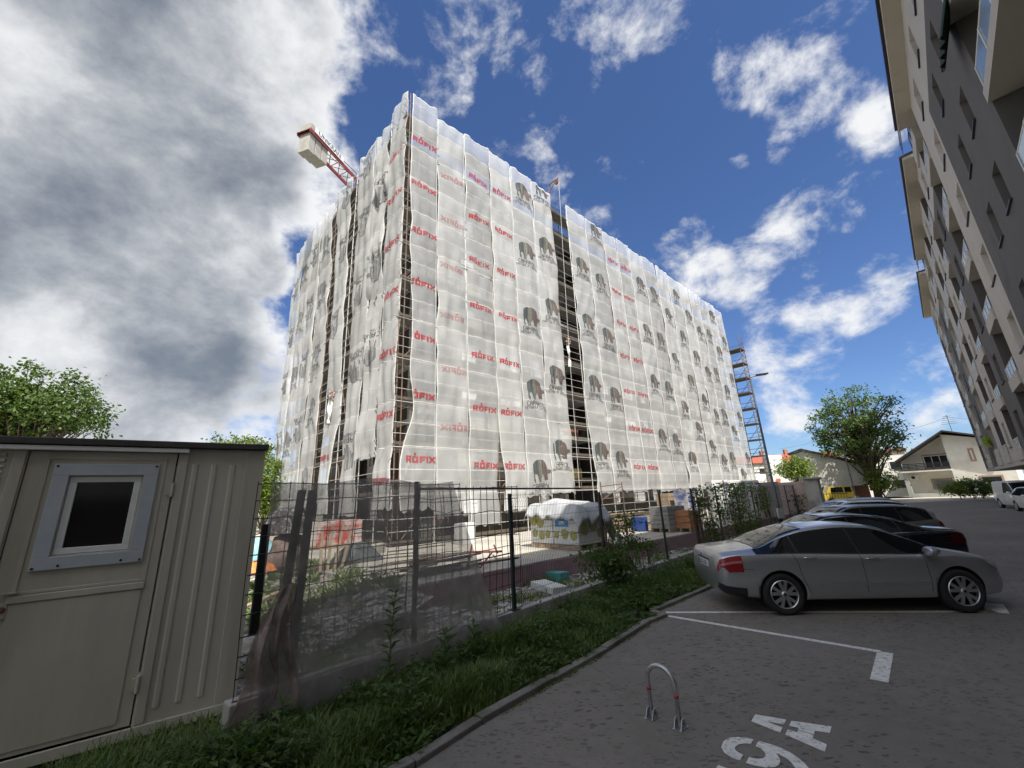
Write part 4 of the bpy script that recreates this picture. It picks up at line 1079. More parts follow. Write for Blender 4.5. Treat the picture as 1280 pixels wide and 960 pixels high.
wires('mesh_panel', .03, 2.2, .34, z2 + .03, .16, .2, .0055, M['wire'], .02, .035)
mb = MB(); mb.tube([FP(0, z2 + .02, .03), FP(Fat(725, 614)[0], z2 - .02, .03)], .018, 6); mb.build('top_rail', M['black_paint'], fen)
upost = [0, Fat(640, 690)[0], Fat(752, 650)[0], Fat(829, 655)[0]]
zt = [zA + .02, Fat(637, 617)[1], Fat(750, 615)[1], Fat(822, 615.5)[1]]
GT = zt[1]
step_ = 2.52
while upost[-1] < 33:
    upost.append(upost[-1] + step_); zt.append(GT)
for i, (u, z) in enumerate(zip(upost, zt)):
    mb = MB(); w_ = .05 if i == 0 else .06
    mb.obox(FP(u - w_ / 2, .30, -.03), dF * w_, nF * .05, Z * (z - .30)); po = mb.build('post', M['green_paint'] if i else M['black_paint'], fen, bevel=.006)
    if i:
        mb = MB(); mb.obox(FP(u - .09, .334, -.08), dF * .18, nF * .15, Z * .012); mb.build('base_plate', M['green_paint'], po)
for i in range(1, len(upost) - 1):
    if upost[i] > 30: break
    wires('mesh_panel', upost[i] + .04, upost[i + 1] - .04, .36, GT - .03, .05 if i < 4 else .10, .2, .0026 if i < 5 else .004, M['green_paint'], .005, 0, bends=(.55, 1.15, GT - .12))
# leaning steel profiles behind the left panel
for (pa_, pb2) in (((349, 800), (383, 612)), ((372, 795), (396, 612)), ((327, 745), (338, 655))):
    a_, b_ = [FP(*Fat(*q), -.16) for q in (pa_, pb2)]
    a_.z = max(a_.z - .4, -.08)
    t_ = tag(MB().build('x', M['dark']), None, None); bpy.data.objects.remove(t_)
    mb = MB(); ax = (b_ - a_); mb.obox(a_ - dF * .045, dF * .09, nF * .05, ax)
    mb.build('leaning_post', M['black_paint'], fen, bevel=.006)

# ---- shade netting over the left panel
M['shade_net'] = mesh_cloth('grey_shade_netting', (.40, .385, .37), .63, .3, .25, 3)
M['shred'] = mesh_cloth('reddish_shredded_netting', (.34, .27, .255), .72, .3, .25, 5)
mb = MB()
ends = [Fat(335, 607)[0], Fat(560, 605)[0], Fat(622, 800)[0], Fat(312, 905)[0]]
def shn(u, v):
    ul = ends[3] + (ends[0] - ends[3]) * v
    ur = ends[2] + (ends[1] - ends[2]) * v
    uu = ul + (ur - ul) * u
    z = .02 + (zA + .02 - .02) * v - .04 * math.sin(u * PI * 3) * (v > .98)
    fold = .05 * math.sin(u * 21 + 2.2 * math.sin(v * 3)) * (1 - .5 * v) * noise.noise(V((u * 3, v, 3))) + .07 * noise.noise(V((u * 4, v * 1.2, 6)))
    tail = max(0, (u - .86) / .14)
    return FP(uu, z, .10 + fold + (1 - v) ** 2 * .12 + .12 * tail * (1 - v) * math.sin(u * 60))
mb.grid(shn, 70, 24)
tag(mb.build('shade_netting', M['shade_net'], base=FP(-1, .3, .1), smooth=True), 'grey shade netting draped over the wire fence beside the shed', 'netting')
mb = MB()
def shr(u, v):
    c = FP(ends[3] + (.02 + .16 * v) + .16 * noise.noise(V((v * 2.5, 3, 1))), .0 + 1.35 * v, .22 - .12 * v)
    w_ = .42 * (1.1 - v * .85)
    return c + dF * ((u - .5) * w_ * 1.6) + nF * (.07 * math.sin(u * 19 + v * 5 + 2 * noise.noise(V((u * 3, v * 3, 4)))) * (1 - .4 * v) + .11 * noise.noise(V((u * 5, v * 4, 2))))
mb.grid(shr, 36, 22)
tag(mb.build('netting_bundle', M['shred'], base=FP(-2.2, .2, .15), smooth=True), 'bunched reddish netting hanging at the left end of the fence', 'netting')

# ================================================================== vehicles
def curve(pts):
    """smooth interpolation through (x, value) points"""
    xs = [p[0] for p in pts]; ys = [p[1] for p in pts]
    def f(x):
        if x <= xs[0]: return ys[0]
        if x >= xs[-1]: return ys[-1]
        i = max(k for k in range(len(xs) - 1) if xs[k] <= x)
        h = xs[i + 1] - xs[i]; t = (x - xs[i]) / h
        def sl_(k):
            if k == 0 or k == len(xs) - 1: return 0 if k == 0 else 0
            a = (ys[k] - ys[k - 1]) / (xs[k] - xs[k - 1]); b = (ys[k + 1] - ys[k]) / (xs[k + 1] - xs[k])
            return 0 if a * b <= 0 else 2 * a * b / (a + b)
        m0, m1 = sl_(i), sl_(i + 1)
        if i == 0: m0 = (ys[1] - ys[0]) / h
        if i == len(xs) - 2: m1 = (ys[-1] - ys[-2]) / h
        return (2 * t**3 - 3 * t**2 + 1) * ys[i] + (t**3 - 2 * t**2 + t) * h * m0 + (-2 * t**3 + 3 * t**2) * ys[i + 1] + (t**3 - t**2) * h * m1
    return f
def paint(name, c, metal=.0, rough=.35):
    m, n, l, p = principled(name)
    p.inputs['Base Color'].default_value = (*c, 1); p.inputs['Metallic'].default_value = metal; p.inputs['Roughness'].default_value = rough
    p.inputs['Coat Weight'].default_value = .7; p.inputs['Coat Roughness'].default_value = .05
    tc_ = n.new('ShaderNodeTexCoord'); q = n.new('ShaderNodeTexNoise'); q.inputs['Scale'].default_value = 2.2; q.inputs['Detail'].default_value = 7
    l.new(tc_.outputs['Object'], q.inputs['Vector'])
    mr = n.new('ShaderNodeMapRange'); mr.inputs[1].default_value = .35; mr.inputs[2].default_value = .75; mr.inputs[3].default_value = rough - .02; mr.inputs[4].default_value = rough + .05
    l.new(q.outputs['Fac'], mr.inputs[0]); l.new(mr.outputs[0], p.inputs['Roughness'])
    return m
M['tyre'] = mat('tyre_rubber', (.02, .02, .02), .85, var=.3, vs=12)
M['alloy'] = mat('alloy_wheel', (.52, .53, .55), .3, .85, var=.1, vs=10)
M['trim'] = mat('black_trim', (.018, .018, .019), .55, var=.2, vs=5)
M['chrome'] = mat('chrome', (.75, .75, .75), .12, 1., var=.03)
M['car_glass'] = glass_mat('tinted_car_glass', (.006, .008, .009), .02); M['car_glass'].node_tree.nodes['Principled BSDF'].inputs['Specular IOR Level'].default_value = .32
M['lamp_red'] = glass_mat('red_lamp_lens', (.24, .008, .014), .15)
M['lamp_dark'] = glass_mat('smoked_red_lens', (.05, .004, .006), .12)
M['lamp_rose'] = glass_mat('pale_red_lamp_lens', (.45, .16, .17), .2)
M['lamp_clear'] = glass_mat('clear_lamp_lens', (.45, .47, .5), .08)
M['plate'] = mat('white_plate', (.62, .63, .62), .5, var=.06)
M['plate_blue'] = mat('plate_blue', (.03, .07, .30), .5, var=.05)
SEDAN = dict(L=4.78, top=[(-2.39, .78), (-2.375, .97), (-2.33, 1.045), (-1.95, 1.085), (-1.62, 1.13), (-1.15, 1.30), (-.7, 1.405), (-.1, 1.455), (.35, 1.43), (.85, 1.25), (1.28, 1.045), (1.5, .985), (2.0, .88), (2.25, .76), (2.39, .56)],
             belt=[(-2.39, .74), (-2.33, .93), (-2.0, .985), (-1.3, .985), (0, .945), (1.0, .915), (1.5, .89), (2.0, .80), (2.25, .68), (2.39, .52)],
             w=[(-2.39, .70), (-2.36, .79), (-2.25, .855), (-1.9, .90), (-1.2, .925), (0, .93), (1.2, .925), (1.8, .88), (2.1, .79), (2.28, .62), (2.39, .38)],
             wr=[(-2.39, .58), (-2.3, .68), (-1.9, .72), (-1.6, .70), (-1.1, .61), (-.5, .58), (.3, .585), (.9, .66), (1.35, .76), (2.0, .68), (2.3, .48), (2.39, .28)],
             bot=[(-2.39, .42), (-2.3, .32), (-1.9, .25), (-1.2, .2), (1.3, .2), (2.0, .22), (2.3, .26), (2.39, .36)],
             ax=(-1.385, 1.43), rw=.335, glass_side=(-1.72, 1.17), pillars=(-1.02, -.02), wind=(1.26, .42), rear=(-1.66, -.72), doors=(-1.02, -.02, .98), tyre_w=.225)
HATCH = dict(L=4.28, top=[(-2.14, .60), (-2.11, .95), (-2.04, 1.10), (-1.85, 1.32), (-1.5, 1.44), (-.9, 1.50), (-.1, 1.515), (.3, 1.48), (.8, 1.28), (1.2, 1.07), (1.45, 1.0), (1.85, .90), (2.05, .76), (2.14, .56)],
             belt=[(-2.14, .58), (-2.05, .92), (-1.8, 1.02), (-1.2, .99), (0, .95), (.9, .93), (1.4, .90), (1.85, .80), (2.05, .68), (2.14, .52)],
             w=[(-2.14, .62), (-2.05, .78), (-1.8, .865), (-1.1, .895), (0, .90), (1.1, .895), (1.65, .85), (1.95, .74), (2.14, .42)],
             wr=[(-2.14, .48), (-2.04, .60), (-1.7, .60), (-1.1, .60), (-.4, .59), (.3, .59), (.9, .67), (1.3, .75), (1.85, .66), (2.14, .34)],
             bot=[(-2.14, .40), (-2.0, .28), (-1.2, .2), (1.2, .2), (1.9, .22), (2.14, .34)],
             ax=(-1.29, 1.33), rw=.315, glass_side=(-1.78, 1.10), pillars=(-.95, .02), wind=(1.17, .34), rear=(-2.06, -1.62), doors=(-.95, .02, .95), tyre_w=.205)
VAN = dict(L=4.4, top=[(-2.2, .7), (-2.18, 1.5), (-2.12, 1.80), (-1.9, 1.85), (0, 1.87), (.55, 1.84), (.85, 1.70), (1.35, 1.28), (1.55, 1.14), (2.0, 1.0), (2.15, .82), (2.2, .6)],
           belt=[(-2.2, .66), (-2.16, 1.0), (-1.0, 1.05), (1.2, 1.04), (1.6, 1.02), (2.0, .88), (2.15, .74), (2.2, .56)],
           w=[(-2.2, .75), (-2.1, .86), (-1, .9), (1.2, .9), (1.8, .84), (2.1, .68), (2.2, .46)],
           wr=[(-2.2, .68), (-2.1, .74), (-1, .74), (.5, .72), (1, .74), (1.5, .78), (2.0, .68), (2.2, .38)],
           bot=[(-2.2, .42), (-2.0, .28), (-1.2, .22), (1.2, .22), (1.9, .24), (2.2, .36)],
           ax=(-1.35, 1.36), rw=.315, glass_side=(-.1, 1.34), pillars=(.62,), wind=(1.5, .78), rear=None, doors=(-.15, 1.1), tyre_w=.2)
def car(name, label, spec, loc, az, mpaint, group=None, detail=True, plate=None, rims=None, lamp='lamp_red', chrome_frame=False, roof_rails=False):
    S = {k: curve(spec[k]) for k in ('top', 'belt', 'w', 'wr', 'bot')}
    def key(x):
        w_, zb, zt = S['w'](x), S['bot'](x), S['top'](x)
        be = min(S['belt'](x), zt - .03)
        wr = min(S['wr'](x), w_ * .93)
        mid_ = zb + (be - zb) * .45
        dz = zt - be
        return [(0, zb), (w_ * .70, zb), (w_ * .93, zb + .05), (w_ * .995, mid_), (w_ * .99, be - .11 * min(1, (be - zb) / .5)), (w_ * .955, be), (wr, zt - min(.05, dz * .35)), (wr * .62, zt - min(.012, dz * .1)), (0, zt)]
    def surf(x, t, side=-1, off=0.):
        k = key(x); i = min(int(t), 7); f = t - i
        p0, p1, p2, p3 = k[max(i - 1, 0)], k[i], k[i + 1], k[min(i + 2, 8)]
        tens = .22
        out = []
        for c in (0, 1):
            m0, m1 = (p2[c] - p0[c]) * tens, (p3[c] - p1[c]) * tens
            if i == 5 and c == 0: pass
            out.append((2 * f**3 - 3 * f**2 + 1) * p1[c] + (f**3 - 2 * f**2 + f) * m0 + (-2 * f**3 + 3 * f**2) * p2[c] + (f**3 - f**2) * m1)
        y, z = out
        v = V((x, y * side, z))
        if off:
            e = 1e-3
            if e < t < 8 - e:
                a = surf(x, t + e, side) - surf(x, t - e, side); b = surf(x + e, t, side) - surf(x - e, t, side)
                n_ = a.cross(b).normalized()
                if n_.dot(v - V((x, 0, .55))) < 0: n_ = -n_
            else: n_ = V((0, 0, 1 if t > 4 else -1))
            v = v + n_ * off
        return v
    root = thing(name, label, 'van' if spec is VAN else 'car', (0, 0, 0), group)
    L = spec['L']; x0, x1 = -L / 2, L / 2
    nx = 64; sub = 8
    xs = [x0 + (x1 - x0) * (.5 - .5 * math.cos(PI * i / nx)) * .5 + (x1 - x0) * i / nx * .5 for i in range(nx + 1)]
    ts = [j / sub for j in range(8 * sub + 1)]
    mb = MB()
    ring = [(-1, t) for t in ts] + [(1, t) for t in reversed(ts[1:-1])]
    n_ = len(ring)
    vs = [surf(x, t, s_) for x in xs for s_, t in ring]
    fs = [(i * n_ + k, i * n_ + (k + 1) % n_, (i + 1) * n_ + (k + 1) % n_, (i + 1) * n_ + k) for i in range(nx) for k in range(n_)]
    fs += [tuple(range(n_ - 1, -1, -1)), tuple(nx * n_ + k for k in range(n_))]
    mb.add(vs, fs)
    body = mb.build('body', [mpaint, M['trim']], root, smooth=True)
    rw = spec['rw']; trk = S['w'](0) - .02
    cut = MB()
    for ax_ in spec['ax']:
        for s_ in (-1, 1): cut.tube([V((ax_, s_ * (trk - .30), rw + .01)), V((ax_, s_ * 1.3, rw + .01))], rw + .045, 36)
    co = cut.build('wheel_cutter', [M['trim']])
    bo = body.modifiers.new('arches', 'BOOLEAN'); bo.operation = 'DIFFERENCE'; bo.object = co; bo.solver = 'EXACT'
    try: bo.material_mode = 'TRANSFER'
    except Exception: pass
    dg = bpy.context.evaluated_depsgraph_get()
    nm = bpy.data.meshes.new_from_object(body.evaluated_get(dg))
    body.modifiers.clear(); body.data = nm
    bpy.data.objects.remove(co)
    def patch(nm_, xa, xb, t0, t1, m_, side, off=.009, nxp=24, ntp=10, parent=root, shape=None):
        q = MB()
        def fn(u, v):
            tt0, tt1 = (t0, t1) if shape is None else shape(u)
            return surf(xa + (xb - xa) * u, tt0 + (tt1 - tt0) * v, side, off)
        q.grid(fn, nxp, ntp); return q.build(nm_, m_, parent, smooth=True, recalc=False)
    ga, gb = spec['glass_side']
    cuts = [ga] + list(spec['pillars']) + [gb]
    for s_ in (-1, 1):
        for i in range(len(cuts) - 1):
            a, b = cuts[i] + (.018 if i else 0), cuts[i + 1] - (.018 if i < len(cuts) - 2 else 0)
            patch('side_window', a, b, 5.10, 5.86, M['car_glass'], s_)
        if len(cuts) > 2: patch('pillar_trim', cuts[0], cuts[-1], 5.04, 5.10, M['chrome'] if chrome_frame else M['trim'], s_, .010, 40, 1)
        if chrome_frame: patch('window_frame', cuts[0], cuts[-1], 5.86, 5.93, M['chrome'], s_, .011, 40, 1)
        for p_ in spec['pillars']: patch('pillar_trim', p_ - .02, p_ + .02, 5.08, 5.88, M['trim'], s_, .007, 2, 10)
    def full(nm_, xa, xb, t0, m_, off=.009):
        q = MB()
        def fn(u, v):
            x = xa + (xb - xa) * u
            if v <= .5: return surf(x, t0 + (8 - t0) * v * 2, -1, off)
            return surf(x, 8 - (8 - t0) * (v - .5) * 2, 1, off)
        q.grid(fn, 14, 20); return q.build(nm_, m_, root, smooth=True)
    full('windscreen', *spec['wind'], 6.10, M['car_glass'])
    if spec['rear']: full('rear_window', *spec['rear'], 6.15, M['car_glass'])
    # door gaps, handles, sill strip, bumper line
    for s_ in (-1, 1):
        for dx in spec['doors']:
            q = MB(); q.tube([surf(dx + .10 * max(0, (t - 3) / 2) * (-1 if dx < -.5 else 0) + (.12 * max(0, 3 - t) if dx < -.5 else 0), t, s_, .001) for t in [2.4 + .2 * i for i in range(14)]], .0045, 4)
            q.build('door_gap', M['trim'], root)
        if detail:
            for hx in [(spec['doors'][i] + .17) for i in range(len(spec['doors']) - 1)]:
                q = MB(); q.tube([surf(hx - .10, 4.42, s_, .01), surf(hx - .08, 4.44, s_, .03), surf(hx + .08, 4.44, s_, .03), surf(hx + .10, 4.42, s_, .01)], .012, 8); q.build('door_handle', M['chrome'] if chrome_frame or spec is SEDAN else M['trim'], root, smooth=True)
            patch('side_moulding', spec['doors'][0] + .25, spec['doors'][-1] - .02, 2.72, 2.80, M['chrome'] if spec is SEDAN else M['trim'], s_, .006, 20, 2)
            q = MB(); q.tube([surf(x0 + .08 + .1 * i, 3.55, s_, .001) for i in range(6)], .004, 4); q.build('bumper_gap', M['trim'], root)
        # mirror
        bx = gb - .14; b_ = surf(bx, 5.0, s_)
        q = MB(); o_ = b_ + V((.02, .10 * s_, .06))
        q.lathe(o_, V((-1, 0, 0)), [(0, -.11), (.05, -.10), (.085, -.03), (.09, .05), (.08, .06), (0, .06)], 14)
        q.v = [(v[0], o_.y + (v[1] - o_.y) * 1.25, o_.z + (v[2] - o_.z) * .85) for v in q.v]
        q.tube([b_ - V((0, .03 * s_, -.01)), o_], [.03, .025], 6); q.build('wing_mirror', mpaint, root, smooth=True)
        # lamps
        zl = 4.93
        if spec is SEDAN:
            patch('tail_light', -2.375, -1.98, 4.05, 4.93, M[lamp], s_, .008, 18, 12, shape=lambda u: (3.42 + (.42 * max(0, .38 - u) / .38) ** .8, 4.78))
            patch('tail_light_band', -2.36, -1.99, 3.86, 4.18, M['lamp_rose' if lamp == 'lamp_red' else lamp], s_, .011, 14, 3)
        else:
            patch('tail_light', x0 + .02, x0 + .24, 3.9, 4.95 if spec is HATCH else 5.3, M['lamp_red'], s_, .006, 10, 6)
        patch('headlight', x1 - .40, x1 - .10, 4.15, 4.92, M['lamp_clear'], s_, .006, 10, 5, shape=lambda u: (4.35 - .3 * u, 4.95))
        patch('lower_bumper', x0 + .005, x0 + .42, 1.4, 2.5, M['trim'], s_, .006, 10, 6)
        patch('front_grille', x1 - .12, x1 - .01, 2.3, 3.4, M['trim'], s_, .006, 6, 4)
    # wheels
    for ax_ in spec['ax']:
        for s_ in (-1, 1):
            tw = spec['tyre_w']; c = V((ax_, s_ * (trk - tw + .0), rw)); axis = V((0, s_, 0))
            q = MB(); r0 = rw * .68
            q.lathe(c, axis, [(r0, 0), (rw * .9, -.0), (rw, .03), (rw + .0, tw - .03), (rw * .96, tw - .008), (rw * .86, tw + .004), (r0 * 1.02, tw - .004), (r0, tw - .03), (r0, 0)], 40)
            wh = q.build('wheel', M['tyre'], root, smooth=True)
            q = MB()
            q.lathe(c, axis, [(r0 * .92, tw - .05), (r0 * .9, .02), (0, .02)], 40, 1); q.lathe(c, axis, [(r0 * 1.01, tw - .004), (r0 * .97, tw + .004), (r0 * .93, tw - .004), (r0 * .92, tw - .05)], 40)
            oc = c + axis * (tw - .035)
            for k in range(5):
                for d_ in (-.16, .16):
                    an = 2 * PI * k / 5 + .3
                    d0 = V((math.cos(an + d_ * .7), 0, math.sin(an + d_ * .7))); d1 = V((math.cos(an + d_ * 1.7), 0, math.sin(an + d_ * 1.7)))
                    p0, p1 = oc + d0 * r0 * .20 + axis * .02, oc + d1 * r0 * .92 + axis * .012
                    dd = (p1 - p0); sd_ = dd.cross(axis).normalized()
                    q.prism([p0 - sd_ * .024, p0 + sd_ * .024, p1 + sd_ * .027, p1 - sd_ * .027], axis * .016)
            q.lathe(oc, axis, [(0, .05), (r0 * .16, .048), (r0 * .27, .03), (r0 * .29, .0)], 20)
            q.build('rim', [rims or M['alloy'], M['trim']], wh)
            q = MB(); q.lathe(oc, axis, [(0, .054), (.02, .054), (.026, .047)], 12); q.build('hub_cap', M['trim'], wh)
    if plate:
        q = MB(); q.obox((x0 - .012, -.26, .72), (.02, 0, 0), (0, .52, 0), (-.0, 0, .115)); pl = q.build('number_plate', M['plate'], root, bevel=.004)
        q = MB(); text_mesh(q, plate, (x0 - .0145, -.02, .777), V((0, -1, 0)), Z, .105, 0, bold=.002); q.build('plate_lettering', M['print_black'], pl, recalc=False)
        q = MB(); q.obox((x0 - .0145, .205, .725), (.002, 0, 0), (0, .05, 0), (0, 0, .105)); q.build('plate_band', M['plate_blue'], pl)
        q = MB(); q.obox((x0 - .004, -.31, .845), (.03, 0, 0), (0, .62, 0), (0, 0, .025)); q.build('plate_recess', M['trim'], root, bevel=.004)
        q = MB()
        for k in (0, 1): q.prism([V((x0 - .02, y, .90 + .035 * k + z)) for y, z in ((-.05, -.03), (0, .012), (.05, -.03), (.05, -.012), (0, .03), (-.05, -.012))], V((.012, 0, 0)))
        q.build('badge', M['chrome'], root)
        q = MB(); q.tube([V((-.75, 0, 1.41)), V((-.95, 0, 1.52))], [.006, .003], 6); q.build('antenna', M['trim'], root)
    if roof_rails:
        for s_ in (-1, 1):
            q = MB(); q.tube([surf(x, 6.2, s_, .035) for x in (-1.6, -1, -.4, .2)], .014, 6); q.build('roof_rail', M['alloy'], root)
    root.rotation_euler = (0, 0, R(90 - az))
    root.location = V(loc)
    return root
P_SILVER = paint('silver_paint', (.47, .48, .49), .72, .31)
P_BLACK = paint('black_car_paint', (.008, .009, .013), .3, .2)
P_GREY = paint('grey_car_paint', (.22, .22, .215), .6, .35)
P_WHITE = paint('white_car_paint', (.66, .67, .67), 0, .35)
P_PALE = paint('pale_silver_paint', (.48, .51, .56), .6, .32)
hd_ = dirv(96.6); lf = V((-hd_.y, hd_.x, 0))
rear_c = V((4.60, 7.93, 0)) + lf * .86
c_silver = rear_c + hd_ * 1.385
car('parked_car', 'silver sedan parked nearest to the empty bay, its tail towards the fence', SEDAN, c_silver, 96.6, P_SILVER, 'cars parked along the fence', plate='E58-J-282')
SLOT = V((2.02, 2.29, 0))
car('parked_car', 'black sedan with chrome window line parked beyond the silver sedan', SEDAN, c_silver + SLOT * 1.08 - hd_ * .25, 276.6, P_BLACK, 'cars parked along the fence', chrome_frame=True, lamp='lamp_dark')
car('parked_car', 'dark grey hatchback parked beyond the black sedan', HATCH, c_silver + SLOT * 2.25 - hd_ * .05, 276.6, P_GREY, 'cars parked along the fence')
car('parked_car', 'white estate car with roof rails behind the grey hatchback', HATCH, c_silver + SLOT * 3.9 - hd_ * .5, 276.6, P_WHITE, 'cars parked along the fence', detail=False, roof_rails=True)
car('parked_car', 'pale blue-silver car whose nose shows beyond the grey hatchback', HATCH, c_silver + SLOT * 5.0 + hd_ * .4, 96.6, P_PALE, 'cars parked along the fence', detail=False)
vb = at(1257, 640); vd = at(1290, 643)
car('parked_van', 'white van facing us beside the grey apartment building', VAN, V((34.7, 29.3, 0)), 214, P_WHITE, None, detail=False)
car('parked_car', 'white car parked just in front of the white van at the right edge', HATCH, V((31.65, 25.8, 0)), 216, P_WHITE, None, detail=False)

# ================================================================== vegetation
M['leaf'] = leaf_mat('tree_leaf', (.055, .10, .025), (.11, .16, .045))
M['leaf_dark'] = leaf_mat('ivy_leaf', (.045, .085, .022), (.10, .15, .04))
M['leaf_bright'] = leaf_mat('bright_leaf', (.10, .16, .025), (.17, .21, .04))
M['grass'] = leaf_mat('grass_blade', (.06, .125, .025), (.16, .19, .06), .5, .3)
M['twig'] = mat('dry_twig', (.10, .07, .05), .9, var=.3, vs=10)
def leaf(mb, p, d, n_, l_, w_, mi=0):
    """one bent leaf: base p, direction d, face normal n_"""
    s_ = d.cross(n_)
    if s_.length < 1e-4: return
    s_.normalize()
    a = p + d * l_ * .5 + n_ * l_ * .10
    mb.add([p, a + s_ * w_ * .5, p + d * l_ - n_ * l_ * .08, a - s_ * w_ * .5], [(0, 1, 2, 3)], mi)
def rv(r=rnd):
    while True:
        v = V((r.uniform(-1, 1), r.uniform(-1, 1), r.uniform(-1, 1)))
        if .05 < v.length < 1: return v.normalized()
def tree(name, label, base, crown_c, rad, leaf_l, n_clump, per, m_, seed, trunk_r=.2, group=None, lean=0.):
    r = random.Random(seed)
    base, crown_c, rad = V(base), V(crown_c), V(rad)
    t = thing(name, label, 'tree', base, group)
    tips = []
    tb, lb = MB(), MB()
    top = crown_c + Z * rad.z * .75
    path = [base + (top - base) * (i / 7) + V((r.uniform(-1, 1), r.uniform(-1, 1), 0)) * .12 * (i > 0) for i in range(8)]
    tb.tube(path, [trunk_r * (1 - .85 * i / 7) for i in range(8)], 9)
    # clump centres spread unevenly through the crown's volume, more of them near its shell
    clumps = []
    while len(clumps) < n_clump:
        d = rv(r); q = r.random() ** .45
        p = V((d.x * rad.x, d.y * rad.y, d.z * rad.z)) * q * (1 + .22 * noise.noise(d * 2.1 + V((seed, 0, 0))))
        if d.z < -.42 and q > .6: continue
        if noise.noise((p + V((seed * 7, 0, 0))) * (2.3 / rad.x * 1.6)) < -.16: continue
        clumps.append(crown_c + p)
    for i, p in enumerate(clumps):
        if i % 3 == 0:
            k = min(6, max(1, int((p.z - base.z) / max(.1, top.z - base.z) * 5.5)))
            s_ = path[max(1, k - 1)]
            m1 = s_.lerp(p, .55) + Z * rad.z * .06 + rv(r) * .15
            lb.tube([s_, m1, p], [trunk_r * .28, trunk_r * .16, trunk_r * .04], 5, caps=False)
    cb = MB()
    for p in clumps:
        cr_ = leaf_l * r.uniform(1.4, 3.0)
        out = (p - crown_c).normalized()
        for j in range(per):
            q = p + V((r.gauss(0, .5), r.gauss(0, .5), r.gauss(0, .30))) * cr_
            d = (rv(r) + out * .5 - Z * .35).normalized()
            n_ = (rv(r) * .7 + Z * .8 + out * .3).normalized()
            leaf(cb, q, d, n_, leaf_l * r.uniform(.6, 1.2), leaf_l * r.uniform(.4, .7))
    tb.build('trunk', M['bark'], t, smooth=True); lb.build('limbs', M['bark'], t, smooth=True)
    cb.build('crown', m_, t, recalc=False)
    return t
c_ = at_depth(1074, 547, 50)
tb_ = at(1082, 626); tb_ = V((c_.x + .3, c_.y, 0))
tree('street_tree', 'broad green tree standing behind the parked cars at the end of the street', tb_, c_ + Z * .2, (4.9, 4.4, 6.0), .36, 400, 24, M['leaf'], 11, .42)
c_ = at_depth(1100, 602, 49); tree('young_tree', 'small young tree right of the broad street tree trunk', (c_.x, c_.y, 0), c_, (1.5, 1.4, 1.7), .34, 60, 18, M['leaf_bright'], 12, .1)
c_ = at_depth(993, 588, 46); tree('garden_tree', 'small bright green tree in front of the red-roofed building', (c_.x, c_.y, 0), c_, (1.9, 1.8, 1.6), .32, 90, 22, M['leaf_bright'], 13, .12)
c_ = at_depth(40, 518, 26); tree('walnut_tree', 'dark green tree rising behind the shed roof at the left edge', (c_.x, c_.y, 0), c_, (4.2, 3.4, 3.1), .30, 420, 26, M['leaf'], 14, .3)
c_ = at_depth(300, 566, 34); tree('light_green_tree', 'pale green tree between the shed and the wrapped building', (c_.x, c_.y, 0), c_ - Z * .6, (3.2, 2.6, 2.1), .30, 200, 22, M['leaf_bright'], 15, .2)
c_ = at_depth(332, 615, 31); tree('light_green_tree', 'leafy bush-like tree right beside the edge of the shed', (c_.x, c_.y, 0), c_, (1.7, 1.6, 3.0), .28, 170, 22, M['leaf_bright'], 16, .14)
for i, (px, py, dep, lab) in enumerate(((1198, 612, 46, 'yellowish green shrub in front of the barred window'), (1213, 609, 46, 'yellow green rounded shrub left of the garage'), (1228, 615, 45, 'white flowering shrub by the garage'))):
    c_ = at_depth(px, py, dep)
    t = tree('garden_shrub', lab, (c_.x, c_.y, 0), V((c_.x, c_.y, 1.1)), (1.3, 1.1, 1.0), .26, 60, 20, M['leaf_bright'] if i < 2 else M['leaf'], 20 + i, .05)
    t['category'] = 'shrub'
    if i == 2:
        fb = MB()
        for k in range(60):
            d = rv(); p = V((c_.x, c_.y, 1.1)) + V((d.x * 1.3, d.y * 1.1, d.z)); leaf(fb, p, rv(), rv(), .2, .2)
        fb.build('blossom', M['rag_white'], t, recalc=False)

# grass and low weeds on the verge
gr = MB(); r = random.Random(5)
kx = [p for p in kerb]
def kerb_dist(u):                     # how far the kerb lies from the fence line at u
    best = 1.8
    for i in range(len(kerb) - 1):
        a, b = V((*kerb[i], 0)) - FO, V((*kerb[i + 1], 0)) - FO
        ua, ub = a.dot(dF), b.dot(dF)
        if min(ua, ub) <= u <= max(ua, ub) and abs(ub - ua) > 1e-6:
            best = min(best if best < 1.79 else 9, a.dot(nF) + (b.dot(nF) - a.dot(nF)) * (u - ua) / (ub - ua))
    return best
n_bl = 0
while n_bl < 52000:
    u = -3.6 + 18 * r.random() ** 1.5
    if u > uA: lo_ = .08
    else: lo_ = -.6
    hi = kerb_dist(u) + .05
    v = r.uniform(lo_, hi)
    dens_ = noise.noise(V((u * .9, v * 1.3, 2)))
    if dens_ < -.32 + .5 * max(0, (v - hi + .35)): continue
    p = FP(u, -.03, v)
    if (p - FS.o).dot(nSh) < .05 and (p - FS.o).dot(dSh) < .03: continue
    edge_ = max(.25, min(1, (hi - v) / .5))
    tall = (.10 + .20 * max(0, dens_ + .4) + .10 * r.random()) * edge_
    a = r.uniform(0, 2 * PI); d = V((math.cos(a), math.sin(a), 0)); side = V((-d.y, d.x, 0))
    w_ = r.uniform(.004, .010); bend = r.uniform(.15, .8) * tall
    m1 = p + Z * tall * .6 + d * bend * .35; t1 = p + Z * tall * r.uniform(.75, 1) + d * bend
    gr.add([p - side * w_, p + side * w_, m1 + side * w_ * .8, m1 - side * w_ * .8, t1], [(0, 1, 2, 3), (3, 2, 4)])
    n_bl += 1
